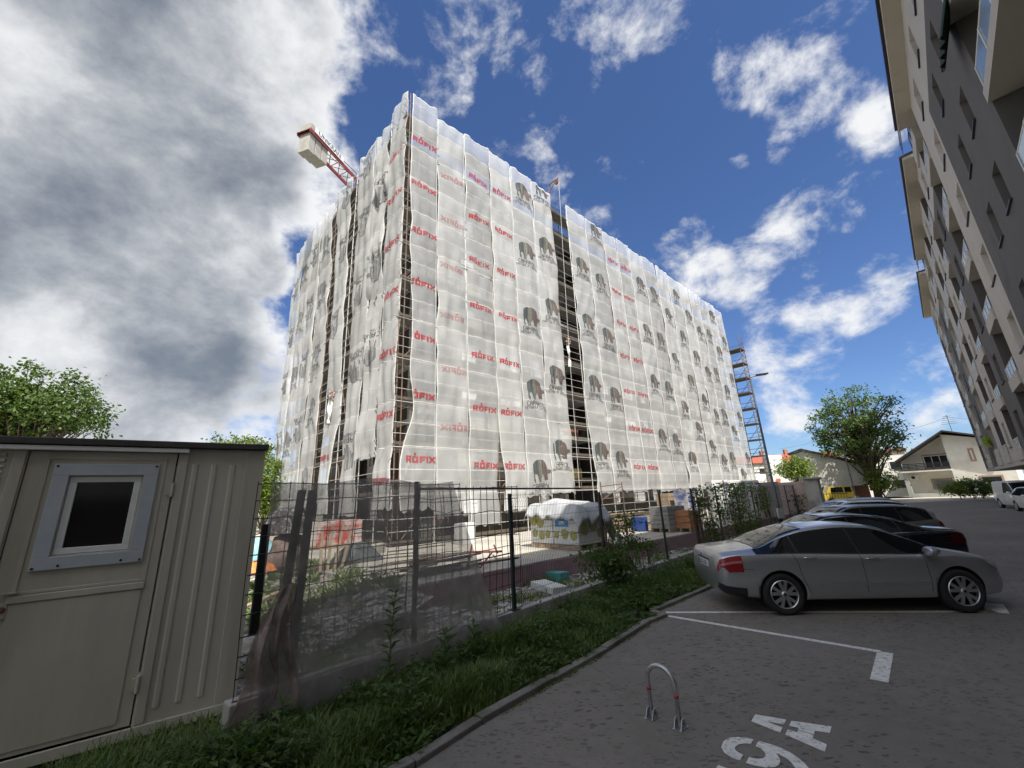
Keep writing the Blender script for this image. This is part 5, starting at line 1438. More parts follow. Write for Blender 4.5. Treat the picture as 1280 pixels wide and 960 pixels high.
tag(gr.build('grass', M['grass'], recalc=False), 'dense grass growing on the verge between fence wall and kerb', 'grass', kind='stuff')
wd = MB(); n_bl = 0
while n_bl < 4200:
    u = -3.2 + 15 * r.random() ** 1.4; hi = kerb_dist(u) - .12; v = r.uniform(.1, hi)
    if noise.noise(V((u * 1.6 + 20, v * 1.6, 4))) < -.02: continue
    p = FP(u, 0, v); hh = r.uniform(.08, .40) * (.55 if v < .5 and u < 2.3 else 1) * max(.3, min(1, (hi - v) / .6))
    if (p - FS.o).dot(nSh) < .05 and p.x < -3.3: continue
    for k in range(r.randint(4, 8)):
        a = r.uniform(0, 2 * PI); d = V((math.cos(a), math.sin(a), r.uniform(-.1, .9))).normalized()
        q = p + Z * hh * r.uniform(.3, 1) + V((math.cos(a), math.sin(a), 0)) * .03
        leaf(wd, q, d, (Z + rv() * .5).normalized(), r.uniform(.04, .12), r.uniform(.02, .055))
    n_bl += 1
tag(wd.build('weeds', M['leaf_dark'], recalc=False), 'broad-leaved weeds mixed into the grass of the verge', 'weeds', kind='stuff')
def stalk(u, v, h, n_l, label, ll=.16, m_='leaf_dark', lean=(0, 0)):
    base = FP(u, -.02, v)
    t = thing('tall_weed', label, 'weed', base)
    pts = [base + V((lean[0] * (i / 5) ** 2, lean[1] * (i / 5) ** 2, h * i / 5)) for i in range(6)]
    mb = MB(); mb.tube(pts, [.009 * (1 - .7 * i / 5) for i in range(6)], 5); mb.build('stem', M['leaf_dark'], t)
    mb = MB(); rr = random.Random(int(h * 1000))
    for k in range(n_l):
        f = .15 + .85 * k / n_l; i = min(4, int(f * 5)); p = pts[i].lerp(pts[i + 1], f * 5 - i)
        a = k * 2.4; d = V((math.cos(a), math.sin(a), .55)).normalized()
        leaf(mb, p, d, (Z - d * d.z).normalized(), ll * (1.2 - .5 * f) * rr.uniform(.8, 1.2), ll * .3)
    mb.build('leaves', M[m_], t, recalc=False)
stalk(-.62, .42, 1.15, 34, 'tall single-stemmed weed in front of the draped fence', .17, lean=(.05, 0))
stalk(-.05, .75, .62, 22, 'shorter leafy weed right of the tallest one on the verge', .22)
stalk(.55, .6, .55, 20, 'bushy weed near the foot of the low wall', .2)
stalk(-1.9, .75, .5, 16, 'weed growing by the bunched netting next to the shed', .16)
# creeper on the fence, bush in front of it
def creeper(name, label, u0, u1, z0, z1, n_l, depth_, seed, m_='leaf_dark', ll=.10, cat='creeper', hang=0.):
    r = random.Random(seed)
    t = thing(name, label, cat, FP((u0 + u1) / 2, 0, .1))
    lb, sb = MB(), MB(); n = 0
    while n < n_l:
        u = r.uniform(u0, u1); f = r.random()
        z = z0 + (z1 - z0) * f
        g = noise.noise(V((u * 1.1 + seed, z * .9, 1))) + .25 * noise.noise(V((u * 3, z * 3, seed)))
        edge_ = min((u - u0), (u1 - u)) / (u1 - u0) * 2
        if g < .22 - .35 * edge_ - hang * f: continue
        p = FP(u, z + .15 * noise.noise(V((u * 2, seed, 0))), r.gauss(.05, depth_))
        d = (rv(r) - Z * .5).normalized(); leaf(lb, p, d, (nF * .8 + rv(r) * .8 + Z * .4).normalized(), ll * r.uniform(.6, 1.3), ll * r.uniform(.5, .9)); n += 1
    for k in range(46 if cat == 'creeper' else 26):
        u = r.uniform(u0 + .1, u1 - .1); pts = [FP(u + .2 * noise.noise(V((k, z * 2, seed))), z, .04 + .08 * noise.noise(V((k * 2, z, 3)))) for z in [z0 + (z1 - z0) * i / 6 * r.uniform(.7, 1) for i in range(7)]]
        sb.tube(pts, .007, 4, caps=False)
    sb.build('stems', M['twig'], t); lb.build('leaves', M[m_], t, recalc=False)
    return t
uu = lambda px: Fat(px, 650)[0]
creeper('bush', 'loose twiggy bush growing through the fence at its second green post', uu(735), uu(812), 0., 1.0, 2600, .30, 3, ll=.085, cat='bush')
creeper('bush', 'thin climbing sprays reaching up the fence above the twiggy bush', uu(742), uu(790), .8, 1.75, 420, .12, 4, ll=.075, cat='bush')
creeper('ivy', 'dark ivy column on the fence behind the silver sedan', uu(864), uu(892), .1, 2.3, 620, .10, 5, ll=.10)
creeper('ivy', 'widest mass of brown and green ivy on the fence behind the silver sedan', uu(890), uu(946), .1, 2.4, 2000, .15, 6, ll=.11, hang=.15)
creeper('ivy', 'thin dry ivy on the fence next to the lamp post', uu(944), uu(968), .1, 2.25, 420, .10, 7, ll=.11)
creeper('ivy', 'dark ivy clump on the fence far beyond the lamp post', uu(1000), uu(1020), .1, 2.2, 900, .2, 8, ll=.2)

# weeds and stones inside the yard
yw = MB(); ys = MB(); r = random.Random(9)
for k in range(2600):
    u = r.uniform(-2.2, 13); off = -r.uniform(.3, 3.2)
    if noise.noise(V((u * .8, off * .8, 6))) < .05: continue
    p = FP(u, -.1, off)
    for j in range(4):
        a = r.uniform(0, 2 * PI); d = V((math.cos(a), math.sin(a), r.uniform(.2, 1.2))).normalized()
        leaf(yw, p + Z * r.uniform(0, .12), d, (Z + rv(r) * .4).normalized(), r.uniform(.08, .26), .035)
tag(yw.build('yard_weeds', M['grass'], recalc=False), 'scattered weeds growing in the rubble behind the fence', 'weeds', kind='stuff')
def stone(mb, p, s_, r):
    v = []; 
    for i in range(8):
        v.append(p + V(((1 if i & 1 else -1) * s_ * r.uniform(.5, 1), (1 if i & 2 else -1) * s_ * r.uniform(.5, 1), (1 if i & 4 else -.3) * s_ * r.uniform(.35, .7))))
    mb.add(v, [(0, 2, 3, 1), (4, 5, 7, 6), (0, 1, 5, 4), (2, 6, 7, 3), (0, 4, 6, 2), (1, 3, 7, 5)])
for k in range(2200):
    u = r.uniform(-1.7, 14); off = -r.uniform(.15, 3.4); stone(ys, FP(u, -.09, off), r.choice([.02, .03, .04, .05, .09]) * r.uniform(.6, 1.3), r)
for k in range(260):
    q = V((r.uniform(-13, -3), r.uniform(9, 17), -.09)); stone(ys, q, r.choice([.04, .07, .12]), r)
tag(ys.build('rubble_stones', mat('rubble_stone', (.42, .40, .37), .95, var=.3, vs=3), recalc=True), 'loose pale stones and broken rubble behind the fence', 'rubble', kind='stuff')

# ================================================================== things on the building site
def pallet(mb, o, u, w_, L, W_, h=.14, mi=0):
    for k in range(3): mb.obox(o + w_ * (k * (W_ - .1) / 2), u * L, w_ * .1, Z * h, mi)
M['foil'] = mat('white_pack_foil', (.56, .57, .56), .4, var=.12, vs=3)
M['olive_print'] = mat('olive_print', (.30, .28, .09), .6, var=.2, vs=5)
M['blue_print'] = mat('blue_print', (.04, .22, .50), .5, var=.1)
M['tarp'] = mat('grey_white_tarp', (.42, .43, .44), .55, var=.2, vs=3)
# 1 big insulation stack under a tarp
g0, g1, g2 = at(664, 684, SLAB), at(725, 689, SLAB), at(772, 673, SLAB)
u1_ = (g0 - g1); L1 = 2.35; u1_.normalize(); u1_ = dirv(-40); w1_ = dirv(50); W1 = 1.5
t = thing('insulation_stack', 'big pallet of white foil-wrapped packs with olive discs and a blue label', 'pallet', g1)
o = g1 + Z * .01
pm = MB(); pallet(pm, o, u1_, w1_, L1, W1); pm.build('pallet', M['timber'], t)
hS = 1.22
nx_ = -w1_      # front-left face looks this way
for k in range(2):
    for j in range(3):
        pm = MB(); pm.obox(o + u1_ * (k * L1 / 2 + .01) + Z * (.15 + j * hS / 3), u1_ * (L1 / 2 - .02), w1_ * W1, Z * (hS / 3 - .01)); pm.build('pack', M['foil'], t, bevel=.03)
r = random.Random(3)
def disc(mb, c, a, b, rad, n=16, mi=0):
    mb.add([c + a * rad * math.cos(2 * PI * i / n) + b * rad * math.sin(2 * PI * i / n) for i in range(n)], [tuple(range(n))], mi)
for (x, z, rad) in ((.22, .30, .16), (.62, .34, .17), (1.45, .32, .13), (1.75, .26, .15), (2.1, .33, .14), (1.8, .72, .20), (2.15, .80, .22), (1.4, .98, .16), (.35, 1.05, .2), (.8, .98, .14), (2.1, 1.15, .14), (1.0, .30, .12)):
    dm = MB(); disc(dm, o + u1_ * x + Z * (.15 + z) - w1_ * .006, u1_, Z, rad); dm.build('printed_disc', M['olive_print'], t, recalc=False)
for (x, z, rad) in ((.3, .5, .2), (.75, .62, .22), (1.1, .32, .16), (.45, .95, .14)):
    dm = MB(); disc(dm, o - u1_ * .006 + w1_ * x + Z * (.15 + z), w1_, Z, rad); dm.build('printed_disc', M['olive_print'], t, recalc=False)
lm = MB(); lm.obox(o + u1_ * .42 + Z * .72 - w1_ * .012, u1_ * .62, w1_ * .006, Z * .24); lm.obox(o - u1_ * .012 + w1_ * .7 + Z * .95, w1_ * .5, u1_ * .006, Z * .2); lb_ = lm.build('label', M['blue_print'], t)
lm = MB(); text_mesh(lm, 'EPS', o + u1_ * .73 + Z * .84 - w1_ * .016, -u1_, Z, .16, 0, bold=.004); lm.build('label_lettering', M['white_plastic'], lb_, recalc=False)
tp = MB()
def tarp(u, v):
    a, b = -.25 + (L1 + .35) * u, -.25 + (W1 + .9) * v
    z = .15 + hS + .05 + .10 * noise.noise(V((a * 1.7, b * 1.7, 2))) + .18 * math.exp(-((a - 1.3) ** 2 + (b - .6) ** 2) * 2)
    over = max(0, -a) * 1.6 + max(0, -b) * 1.6 + max(0, a - L1) * 2 + max(0, b - W1) * 1.9
    z -= over * (1 + .5 * noise.noise(V((a * 3, b * 3, 5)))) + .25 * max(0, .4 - a) * (b > .4) * .9
    z += .04 * math.sin(a * 9 + b * 4 + 3 * noise.noise(V((a, b, 1))))
    return o + u1_ * a + w1_ * b + Z * z
tp.grid(tarp, 46, 40)
tag(tp.build('tarpaulin', M['tarp'], base=o + Z * 1.4, smooth=True, solid=.01), 'crumpled grey-white tarpaulin thrown over the insulation pallet', 'tarpaulin')
# 2 white block and teal board behind the wall
def slabbox(name, label, cat, c, sx, sy, sz, az, m_, tilt=0., bev=.02, group=None):
    mb = MB(); mb.box(V((0, 0, 0)), sx, sy, sz, 0)
    o_ = mb.build(name, m_, bevel=bev); o_.location = V(c); o_.rotation_euler = (R(tilt), R(tilt * .6), R(90 - az)); return tag(o_, label, cat, group)
p = at(686, 737, 0.02); slabbox('foam_block', 'white polystyrene block lying on the stones behind the fence', 'foam block', p + Z * .06, .80, .48, .16, 52, M['foil'], 4)
p = at(697, 722, 0.05); slabbox('foam_board', 'teal insulation board behind the white polystyrene block', 'foam board', p + Z * .04, .72, .30, .22, 60, mat('teal_board', (.07, .27, .26), .7, var=.15), -4)
# 3 grey block pallet, orange brick pallet and others
def stack(name, label, px, py, L, W_, H, az, m_, nl, zb=SLAB, group=None, cat='pallet', gap=.012, cols=3):
    p = at(px, py, zb); u, w_ = dirv(az), dirv(az + 90)
    t = thing(name, label, cat, p, group)
    pm = MB(); pallet(pm, p - u * L / 2 - w_ * W_ / 2 + Z * .005, u, w_, L, W_); pm.build('pallet', M['timber'], t)
    for j in range(nl):
        for i in range(cols):
            pm = MB(); pm.obox(p - u * L / 2 + u * (L * i / cols + gap) - w_ * W_ / 2 + Z * (.15 + H * j / nl), u * (L / cols - 2 * gap), w_ * W_, Z * (H / nl - gap)); pm.build('block_row', m_, t, bevel=.01)
    return t
M['block_grey'] = mat('grey_block', (.27, .265, .26), .9, var=.2, vs=6)
M['block_orange'] = mat('orange_brick', (.42, .19, .08), .85, var=.25, vs=6)
stack('block_pallet', 'pallet of grey concrete blocks right of the third fence post', 837, 664, 1.3, 1.0, .95, 55, M['block_grey'], 5)
stack('brick_pallet', 'low pallet of orange hollow bricks next to the grey blocks', 859, 664, .9, 1.0, .75, 55, M['block_orange'], 3)
stack('brick_pallet', 'taller pallet of dusty orange bricks behind the grey blocks', 838, 645, 1.6, 1.0, 1.5, 50, mat('dusty_brick', (.33, .24, .17), .9, var=.3, vs=5), 5)
stack('wrapped_pallet', 'pallet wrapped in blue foil behind the orange bricks', 861, 645, 1.6, 1.0, 1.7, 50, mat('blue_foil', (.10, .13, .30), .4, var=.4, vs=3, c2=(.4, .4, .42), c2t=.5), 3)
p = at(801, 664, SLAB); slabbox('blue_box', 'blue plastic box beside the stacked timber', 'box', p + Z * .33, .62, .4, .62, 50, mat('blue_plastic', (.025, .07, .26), .4, var=.1))
p = at(826, 661, SLAB); t = thing('timber_stack', 'stack of grey timber beams behind the insulation pallet', 'timber', at(785, 662, SLAB))
u, w_ = dirv(52), dirv(142); p = at(782, 664, SLAB)
for j in range(5):
    for i in range(3):
        pm = MB(); pm.obox(p - u * 1.3 + w_ * (-.4 + i * .27 + .02 * j) + Z * (.02 + j * .17) + u * rnd.uniform(-.15, .15), u * 3.0, w_ * .2, Z * .13); pm.build('beam', M['timber'] if (i + j) % 3 else M['dark_timber'], t)
t = thing('frame_scaffold', 'rusty scaffold frame standing behind the insulation pallet', 'scaffold', at(770, 668, SLAB))
for q in (at(757, 668, SLAB), at(784, 664, SLAB)):
    mb = MB(); mb.tube([q, q + Z * 2.3], .03, 6); mb.build('upright', M['tube_rust'], t)
a_, b_ = at(757, 668, SLAB), at(784, 664, SLAB)
for z in (.6, 1.55, 2.1):
    mb = MB(); mb.tube([a_ + Z * z, b_ + Z * (z + .1 * (z > 2))], .025, 6); mb.build('cross_tube', M['tube_rust'], t)
mb = MB(); mb.tube([a_ + Z * 1.5, b_ + Z * 2.1], .02, 6); mb.build('diagonal', M['tube_rust'], t)
# 4 dark formwork bundle with cross braces, curved sheet
t = thing('formwork_bundle', 'dark brown bundled formwork with pale cross braces under the netting', 'formwork', at(606, 664, SLAB))
p0, p1 = at(580, 665, SLAB), at(634, 662, SLAB); u = (p1 - p0); L_ = u.length; u.normalize(); w_ = V((-u.y, u.x, 0))
M['formwork'] = mat('dark_brown_formwork', (.055, .032, .022), .85, var=.4, vs=5)
for j in range(5):
    mb = MB(); rr = .22 + .08 * rnd.random()
    mb.tube([p0 + u * (L_ * j / 5 + .05) + w_ * .5 + Z * (.25 + .1 * (j % 2)), p0 + u * (L_ * j / 5 + .05) + w_ * .5 + Z * (1.1 + .25 * rnd.random())], [.30, .34], 7); mb.build('formwork_roll', M['formwork'], t)
mb = MB(); mb.obox(p0 + w_ * .4 + Z * .05, u * L_, w_ * .8, Z * .75); mb.build('formwork_box', M['formwork'], t, bevel=.05)
for k in range(3):
    mb = MB(); q = p0 + u * L_ * (.05 + .32 * k); mb.tube([q + w_ * .3 + Z * .45, q + u * L_ * .3 + w_ * .3 + Z * 1.1], .018, 5); mb.build('cross_brace', M['tube'], t)
    mb = MB(); mb.tube([q + w_ * .28 + Z * 1.1, q + u * L_ * .3 + w_ * .28 + Z * .45], .018, 5); mb.build('cross_brace', M['tube'], t)
mb = MB(); mb.tube([p0 - u * .3 + w_ * .26 + Z * .45, p1 + u * .1 + w_ * .26 + Z * .5], .02, 5); mb.build('cross_brace', M['tube'], t)
mb = MB(); q0, q1 = at(640, 668, SLAB), at(664, 655, SLAB)
mb.grid(lambda a, b: q0.lerp(q1, a) + Z * (.05 + 1.35 * a ** 2.4 * b + .03) + dirv(140) * (b * .12), 14, 6)
tag(mb.build('bent_sheet', M['formwork'], base=q0, smooth=True, solid=.02), 'brown bent sheet curling upwards left of the insulation pallet', 'sheet')
# 5 rusty steel frames and boards on the slab edge
t = thing('steel_frame_pile', 'pile of rusty red steel frames lying on the concrete slab edge', 'steel frames', at(612, 708, SLAB))
rm = mat('red_brown_steel', (.16, .035, .035), .7, .2, var=.3, vs=8)
for (a, b, z0, z1, rr, mm) in (((580, 700), (628, 698), .22, .20, .035, rm), ((584, 712), (590, 696), .05, .34, .03, rm), ((590, 712), (648, 704), .12, .14, .03, M['rust']), ((584, 706), (640, 706), .06, .30, .02, M['rust']), ((600, 715), (615, 700), .1, .2, .025, rm), ((622, 700), (618, 694), .2, .3, .03, rm)):
    mb = MB(); mb.tube([at(*a, SLAB) + Z * z0, at(*b, SLAB) + Z * z1], rr, 6); mb.build('frame_bar', mm, t)
t = thing('board_pile', 'pile of dark boards and scrap timber on the slab behind the netting', 'boards', at(530, 712, SLAB))
for k in range(16):
    p = at(rnd.uniform(497, 575), rnd.uniform(700, 716), SLAB) + Z * (.03 + .02 * k); a = rnd.uniform(30, 75); u = dirv(a); w_ = dirv(a + 90)
    mb = MB(); mb.obox(p - u * .9, u * rnd.uniform(1.1, 2.0), w_ * .16, Z * .025 + u * .0); mb.build('board', rnd.choice([M['dark_timber'], M['timber'], M['dark_timber']]), t)
# 6 white cupboard, red-white bags
p = at(581, 680, SLAB); slabbox('white_crate', 'white crate standing on the slab left of the dark formwork', 'crate', p + Z * .42, .75, .6, .84, 52, M['foil'])
p = at(548, 672, SLAB); slabbox('printed_sack_stack', 'stack of white sacks with red print behind the netting', 'sacks', p + Z * .5, .9, .7, 1.0, 40, mat('white_red_sacks', (.55, .53, .52), .7, var=.2, vs=3, c2=(.5, .07, .07), c2t=.55, c2s=5), 0, .05)
t = stack('red_bag_pallet', 'pallet of red and white wrapped blocks at the corner of the building', 420, 684, 1.9, 1.1, 1.0, 52, mat('red_white_wrap', (.55, .50, .48), .5, var=.2, vs=4, c2=(.52, .09, .07), c2t=.50, c2s=2.5), 4, SLAB, cols=4)
t = stack('block_pallet', 'pallet of pale lime blocks left of the red wrapped ones', 378, 688, 1.7, 1.1, 1.0, 52, mat('lime_block', (.46, .42, .38), .9, var=.15, vs=4), 4, SLAB, cols=4)
mb = MB()
cB = at(446, 702, SLAB)
mb.grid(lambda u, v: cB + dirv(48) * ((u - .5) * 1.5) + dirv(138) * ((v - .5) * .9) + Z * (.02 + .55 * (math.sin(PI * u) * math.sin(PI * v)) ** .6 * (1 + .35 * noise.noise(V((u * 4, v * 4, 3))))), 22, 16)
tag(mb.build('tarp_bundle', mat('dark_grey_tarp', (.06, .07, .075), .6, var=.3, vs=4), base=cB, smooth=True), 'dark grey tarpaulin bundle right of the leaning planks', 'tarpaulin')
t = thing('leaning_planks', 'pale planks leaning against the pallet of red wrapped blocks', 'planks', at(408, 712, SLAB))
for k in range(4):
    a = at(398 + 9 * k, 716 - 2 * k, SLAB); b = at(420 + 4 * k, 672, 1.4)
    b = a + (at(424 + 3 * k, 690, SLAB) - a).normalized() * .55 + Z * (1.15 + .06 * k)
    mb = MB(); u = dirv(50); mb.obox(a, u * .075, dirv(140) * .03, b - a + u * (.12 * k - .1)); mb.build('plank', M['timber'], t)
mb = MB(); a, b = at(352, 724, SLAB + .02), at(466, 699, SLAB + .02); mb.obox(a, (b - a), V((0, 0, .09)), dirv(-50) * .2)
tag(mb.build('long_beam', M['dark_timber']), 'long dark timber beam lying towards the slab corner', 'beam')
mb = MB(); a, b = at(425, 706, SLAB), at(482, 690, SLAB); mb.obox(a, (b - a), dirv(-45) * .5, Z * .32)
tag(mb.build('concrete_plinth', M['slab']), 'low pale concrete plinth behind the long timber beam', 'plinth')
# dark wrapped bundle with cords at the left
def bundle(name, label, cat, base, rad, h, m_, seed, fr=30):
    mb = MB(); base = V(base)
    mb.grid(lambda u, v: base + V((math.cos(u * 2 * PI), math.sin(u * 2 * PI), 0)) * rad * (1 + .12 * math.sin(u * fr) + .3 * noise.noise(V((math.cos(u * 6.28), math.sin(u * 6.28), v * 2 + seed)))) * (1 - .35 * v ** 3) * (1 if v < .97 else .3) + Z * h * v, 60, 14)
    return tag(mb.build(name, m_, base=base, smooth=True), label, cat)
bundle('wrapped_bundle', 'grey brown bundle of rolled netting behind the leaning posts', 'bundle', at(358, 706, SLAB), .55, .95, mat('brown_roll', (.17, .13, .115), .9, var=.4, vs=5), 2)
bundle('wrapped_bundle', 'dark striped upper roll on top of the brown bundle behind the leaning posts', 'bundle', at(358, 706, SLAB) + Z * .96, .6, .85, mat('black_roll', (.06, .055, .055), .8, var=.5, vs=7, c2=(.3, .3, .3), c2t=.56, c2s=9), 5)
def sackheap(name, label, c, sx, h, m_, seed, cat='sack'):
    mb = MB(); c = V(c)
    mb.grid(lambda u, v: c + dirv(50) * ((u - .5) * sx) + dirv(-40) * ((v - .5) * sx * .8) + Z * (h * (math.sin(PI * u) * math.sin(PI * v)) ** .5 * (1 + .4 * noise.noise(V((u * 5, v * 5, seed))))), 20, 16)
    return tag(mb.build(name, m_, base=c, smooth=True), label, cat)
sackheap('cyan_sheet', 'light blue plastic sheet on the heap beside the shed', at(322, 698, SLAB), 1.3, .75, mat('cyan_plastic', (.22, .42, .48), .6, var=.15), 3, 'sheet')
sackheap('orange_net_bag', 'orange net bag heap just right of the shed', at(320, 714, SLAB), 1.0, .26, mat('orange_netting', (.62, .20, .05), .7, var=.4, vs=8), 8)
sackheap('sand_heap', 'pale sand and boards heap behind the light blue sheet', at(316, 684, SLAB), 4.5, .5, mat('sand', (.45, .38, .28), .95, var=.2, vs=3), 9, 'heap')
# debris slope along the left side of the slab
mb = MB(); dLs, nLs = dirv(-42.5), dirv(227.5)
def slope(u, v):
    n_ = noise.noise(V((u * 9, v * 3, 2))) * .16 + noise.noise(V((u * 30, v * 9, 4))) * .07
    return A0 + dLs * (-1.2 + 13 * u) + nLs * (-.35 + 2.6 * v) + Z * (max(-.09, (SLAB + .06) * (1 - v) ** 1.3 - .09 + n_ * (1 - .6 * abs(2 * v - 1))))
mb.grid(slope, 90, 24)
tag(mb.build('debris_slope', M['rubble'], base=A0 + dLs * 4, smooth=True), 'slope of grey building debris left of the concrete slab', 'rubble', kind='stuff')
r = random.Random(31)
mb = MB()
for k in range(1500): stone(mb, slope(r.random(), r.random()) + Z * .01, r.choice([.025, .04, .06, .1]) * r.uniform(.6, 1.3), r)
tag(mb.build('rubble_stones', mat('grey_rubble_stone', (.30, .285, .26), .95, var=.3, vs=3)), 'grey broken stones strewn over the debris slope', 'rubble', kind='stuff')
mb = MB()
for k in range(1100):
    p = slope(.08 + .5 * r.random(), r.random())
    if noise.noise(p * .9) < .02: continue
    for j in range(5):
        a = r.uniform(0, 2 * PI); d = V((math.cos(a), math.sin(a), r.uniform(.3, 1.4))).normalized(); leaf(mb, p + Z * r.uniform(0, .2), d, (Z + rv(r) * .4).normalized(), r.uniform(.1, .28), .045)
tag(mb.build('slope_weeds', M['grass'], recalc=False), 'weeds growing over the debris slope behind the fence netting', 'weeds', kind='stuff')
for k in range(14):
    p = A0 + dLs * r.uniform(-.5, 8) + nLs * r.uniform(.2, 2.0); u = dirv(r.uniform(0, 180)); h = .25 * r.random() + .1
    mb = MB(); mb.obox(p - u * .6 + Z * h, u * r.uniform(.7, 1.6) + Z * r.uniform(-.15, .15), V((-u.y, u.x, 0)) * .14, Z * .03)
    tag(mb.build('scrap_board', r.choice([M['timber'], M['dark_timber'], M['foil']])), 'scrap board lying loose on the debris slope behind the fence netting', 'board', 'scrap boards on the debris slope')
# 7 tall stack of white packs with coloured print, above the ivy
cP = at_depth(918, 606, 26); uP = dirv(95)
for k, (px, lab) in enumerate(((900, 'left'), (920, 'middle'), (939, 'right'))):
    c = at_depth(px, 606, 25.5); t = thing('insulation_pack_stack', '%s stack of white insulation packs with colour print above the ivy' % lab, 'packs', V((c.x, c.y, SLAB)), 'white pack stacks above the ivy')
    nL = 5; hh = (c.z + .28 - SLAB) / nL
    for j in range(nL):
        pm = MB(); pm.obox(V((c.x, c.y, SLAB + j * hh)) - uP * .48, uP * .95, dirv(5) * 1.1, Z * (hh - .015)); b_ = pm.build('pack', M['foil'], t, bevel=.03)
        if j >= 3:
            for q, (mm, x0_, w0_) in enumerate(((mat('print_orange', (.6, .2, .04), .6), .22, .12), (mat('print_blue2', (.08, .12, .42), .6), .34, .14), (M['print_red'], .48, .08), (M['print_black'], -.3, .34))):
                pm = MB(); pm.obox(V((c.x, c.y, SLAB + j * hh + hh * (.35 if q < 3 else .55))) + uP * x0_ * .8 - dirv(5) * .004, uP * w0_, dirv(5) * .003, Z * hh * (.32 if q < 3 else .1)); pm.build('pack_print', mm, b_)
c = at_depth(957, 607, 26); t = slabbox('grey_pack_stack', 'stack of grey wrapped packs left of the lamp post', 'packs', V((c.x, c.y, (SLAB + c.z + .2) / 2)), 1.0, 1.0, c.z + .2 - SLAB, 95, M['block_grey'])
# hand-placed: silo at the far end
c = at_depth(968, 587, 52)
t = thing('white_silo', 'white square silo with an orange mark behind the lamp post', 'silo', (c.x, c.y, 0))
mb = MB(); mb.box(V((c.x, c.y, 3.2)), 1.7, 1.7, 5.6, 100); mb.build('tank', M['white_plastic'], t, bevel=.12)
mb = MB()
for q in ((-.7, -.7), (.7, -.7), (.7, .7), (-.7, .7)): mb.tube([V((c.x + q[0], c.y + q[1], 0)), V((c.x + q[0], c.y + q[1], .6))], .08, 6)
mb.build('legs', M['steel'], t)
mb = MB(); mb.box(V((c.x - .35, c.y - .9, 3.0)), .5, .02, .35, 100); mb.build('orange_mark', mat('orange_mark', (.6, .13, .04), .6), t)

# ================================================================== lamps, wires
def lamp(label, px, pt, dep, arm, r0=.07):
    top = at_depth(*pt, dep); b = V((top.x, top.y, 0))
    t = thing('street_lamp', label, 'street lamp', b)
    mb = MB(); mb.tube([b, b + Z * 1.3, b + Z * 1.32, V((top.x, top.y, top.z))], [r0 * 1.5, r0 * 1.5, r0, r0 * .6], 10); mb.build('pole', mat('grey_lamp_pole', (.06, .065, .07), .5, .4, var=.15), t, smooth=True)
    if arm:
        e_ = at_depth(*arm, dep)
        mb = MB(); mb.tube([top - Z * .1, top + (e_ - top) * .45], .035, 6); mb.build('arm', M['sill'], t)
        d = (e_ - top).normalized(); s_ = d.cross(Z).normalized()
        mb = MB(); mb.obox(top + (e_ - top) * .35 - s_ * .14 - Z * .05, (e_ - top) * .65, s_ * .28, Z * .09); mb.build('lamp_head', M['trim'], t, bevel=.02)
    mb = MB(); mb.obox(b + V((-.16, -.2, .6)), V((.3, 0, 0)), V((0, .12, 0)), Z * .5); mb.build('junction_box', M['steel'], t)
    return t
lamp('tall grey street lamp at the fence between wrapped building and street tree', None, (937, 470), 22.3, (959, 467))
lamp('thinner street lamp in front of the broad street tree', None, (1050, 546), 38, (1058, 544), .06)
def wire(name, label, a, b, sag, r_=.012):
    mb = MB(); mb.tube([a.lerp(b, i / 14) - Z * sag * (1 - (2 * i / 14 - 1) ** 2) for i in range(15)], r_, 4); tag(mb.build(name, M['trim'], base=a), label, 'cable')
# ================================================================== houses at the end of the street
M['house'] = mat('offwhite_house_render', (.70, .68, .62), .92, var=.1, vs=.8, c2=(.62, .59, .52), c2t=.6, c2s=.5)
M['house_grey'] = mat('grey_house_render', (.40, .40, .375), .92, var=.12, vs=.8)
M['tile_dark'] = mat('dark_roof_tile', (.05, .042, .042), .8, var=.3, vs=3)
M['tile_red'] = mat('red_roof_tile', (.30, .075, .045), .85, var=.3, vs=3)
M['pink_trim'] = mat('pinkish_window_trim', (.36, .24, .20), .85, var=.1)
H0 = dirv(44.2) * 81; dH, nH = dirv(143), dirv(233)
FH_ = Face(V((H0.x, H0.y, 0)), dH, nH)
def ha(px, py):
    p = on_plane(px, py, FH_.o, nH); return (p - FH_.o).dot(dH), p.z
hs = thing('white_house', 'white two-storey house with dark gabled roof and a railed balcony', 'house', FH_.P(6, 0, -4))
aL = ha(1132, 606)[0]; aM = ha(1190, 589)[0]; aR_ = ha(1275, 600)[0]
zR = ha(1178, 538)[1]; aRg = ha(1178, 538)[0]; zl_, al_ = ha(1124, 574)[1], ha(1124, 574)[0]
zr_ = zR - (ha(1216, 549)[0] - aRg) * (zR - ha(1216, 549)[1]) / max(.1, ha(1216, 549)[0] - aRg); slope = (zR - zl_) / (aRg - al_)
zB = ha(1160, 588)[1]
def roofz(a): return zR - abs(a - aRg) * slope * (1 if a < aRg else .55)
mb = MB()
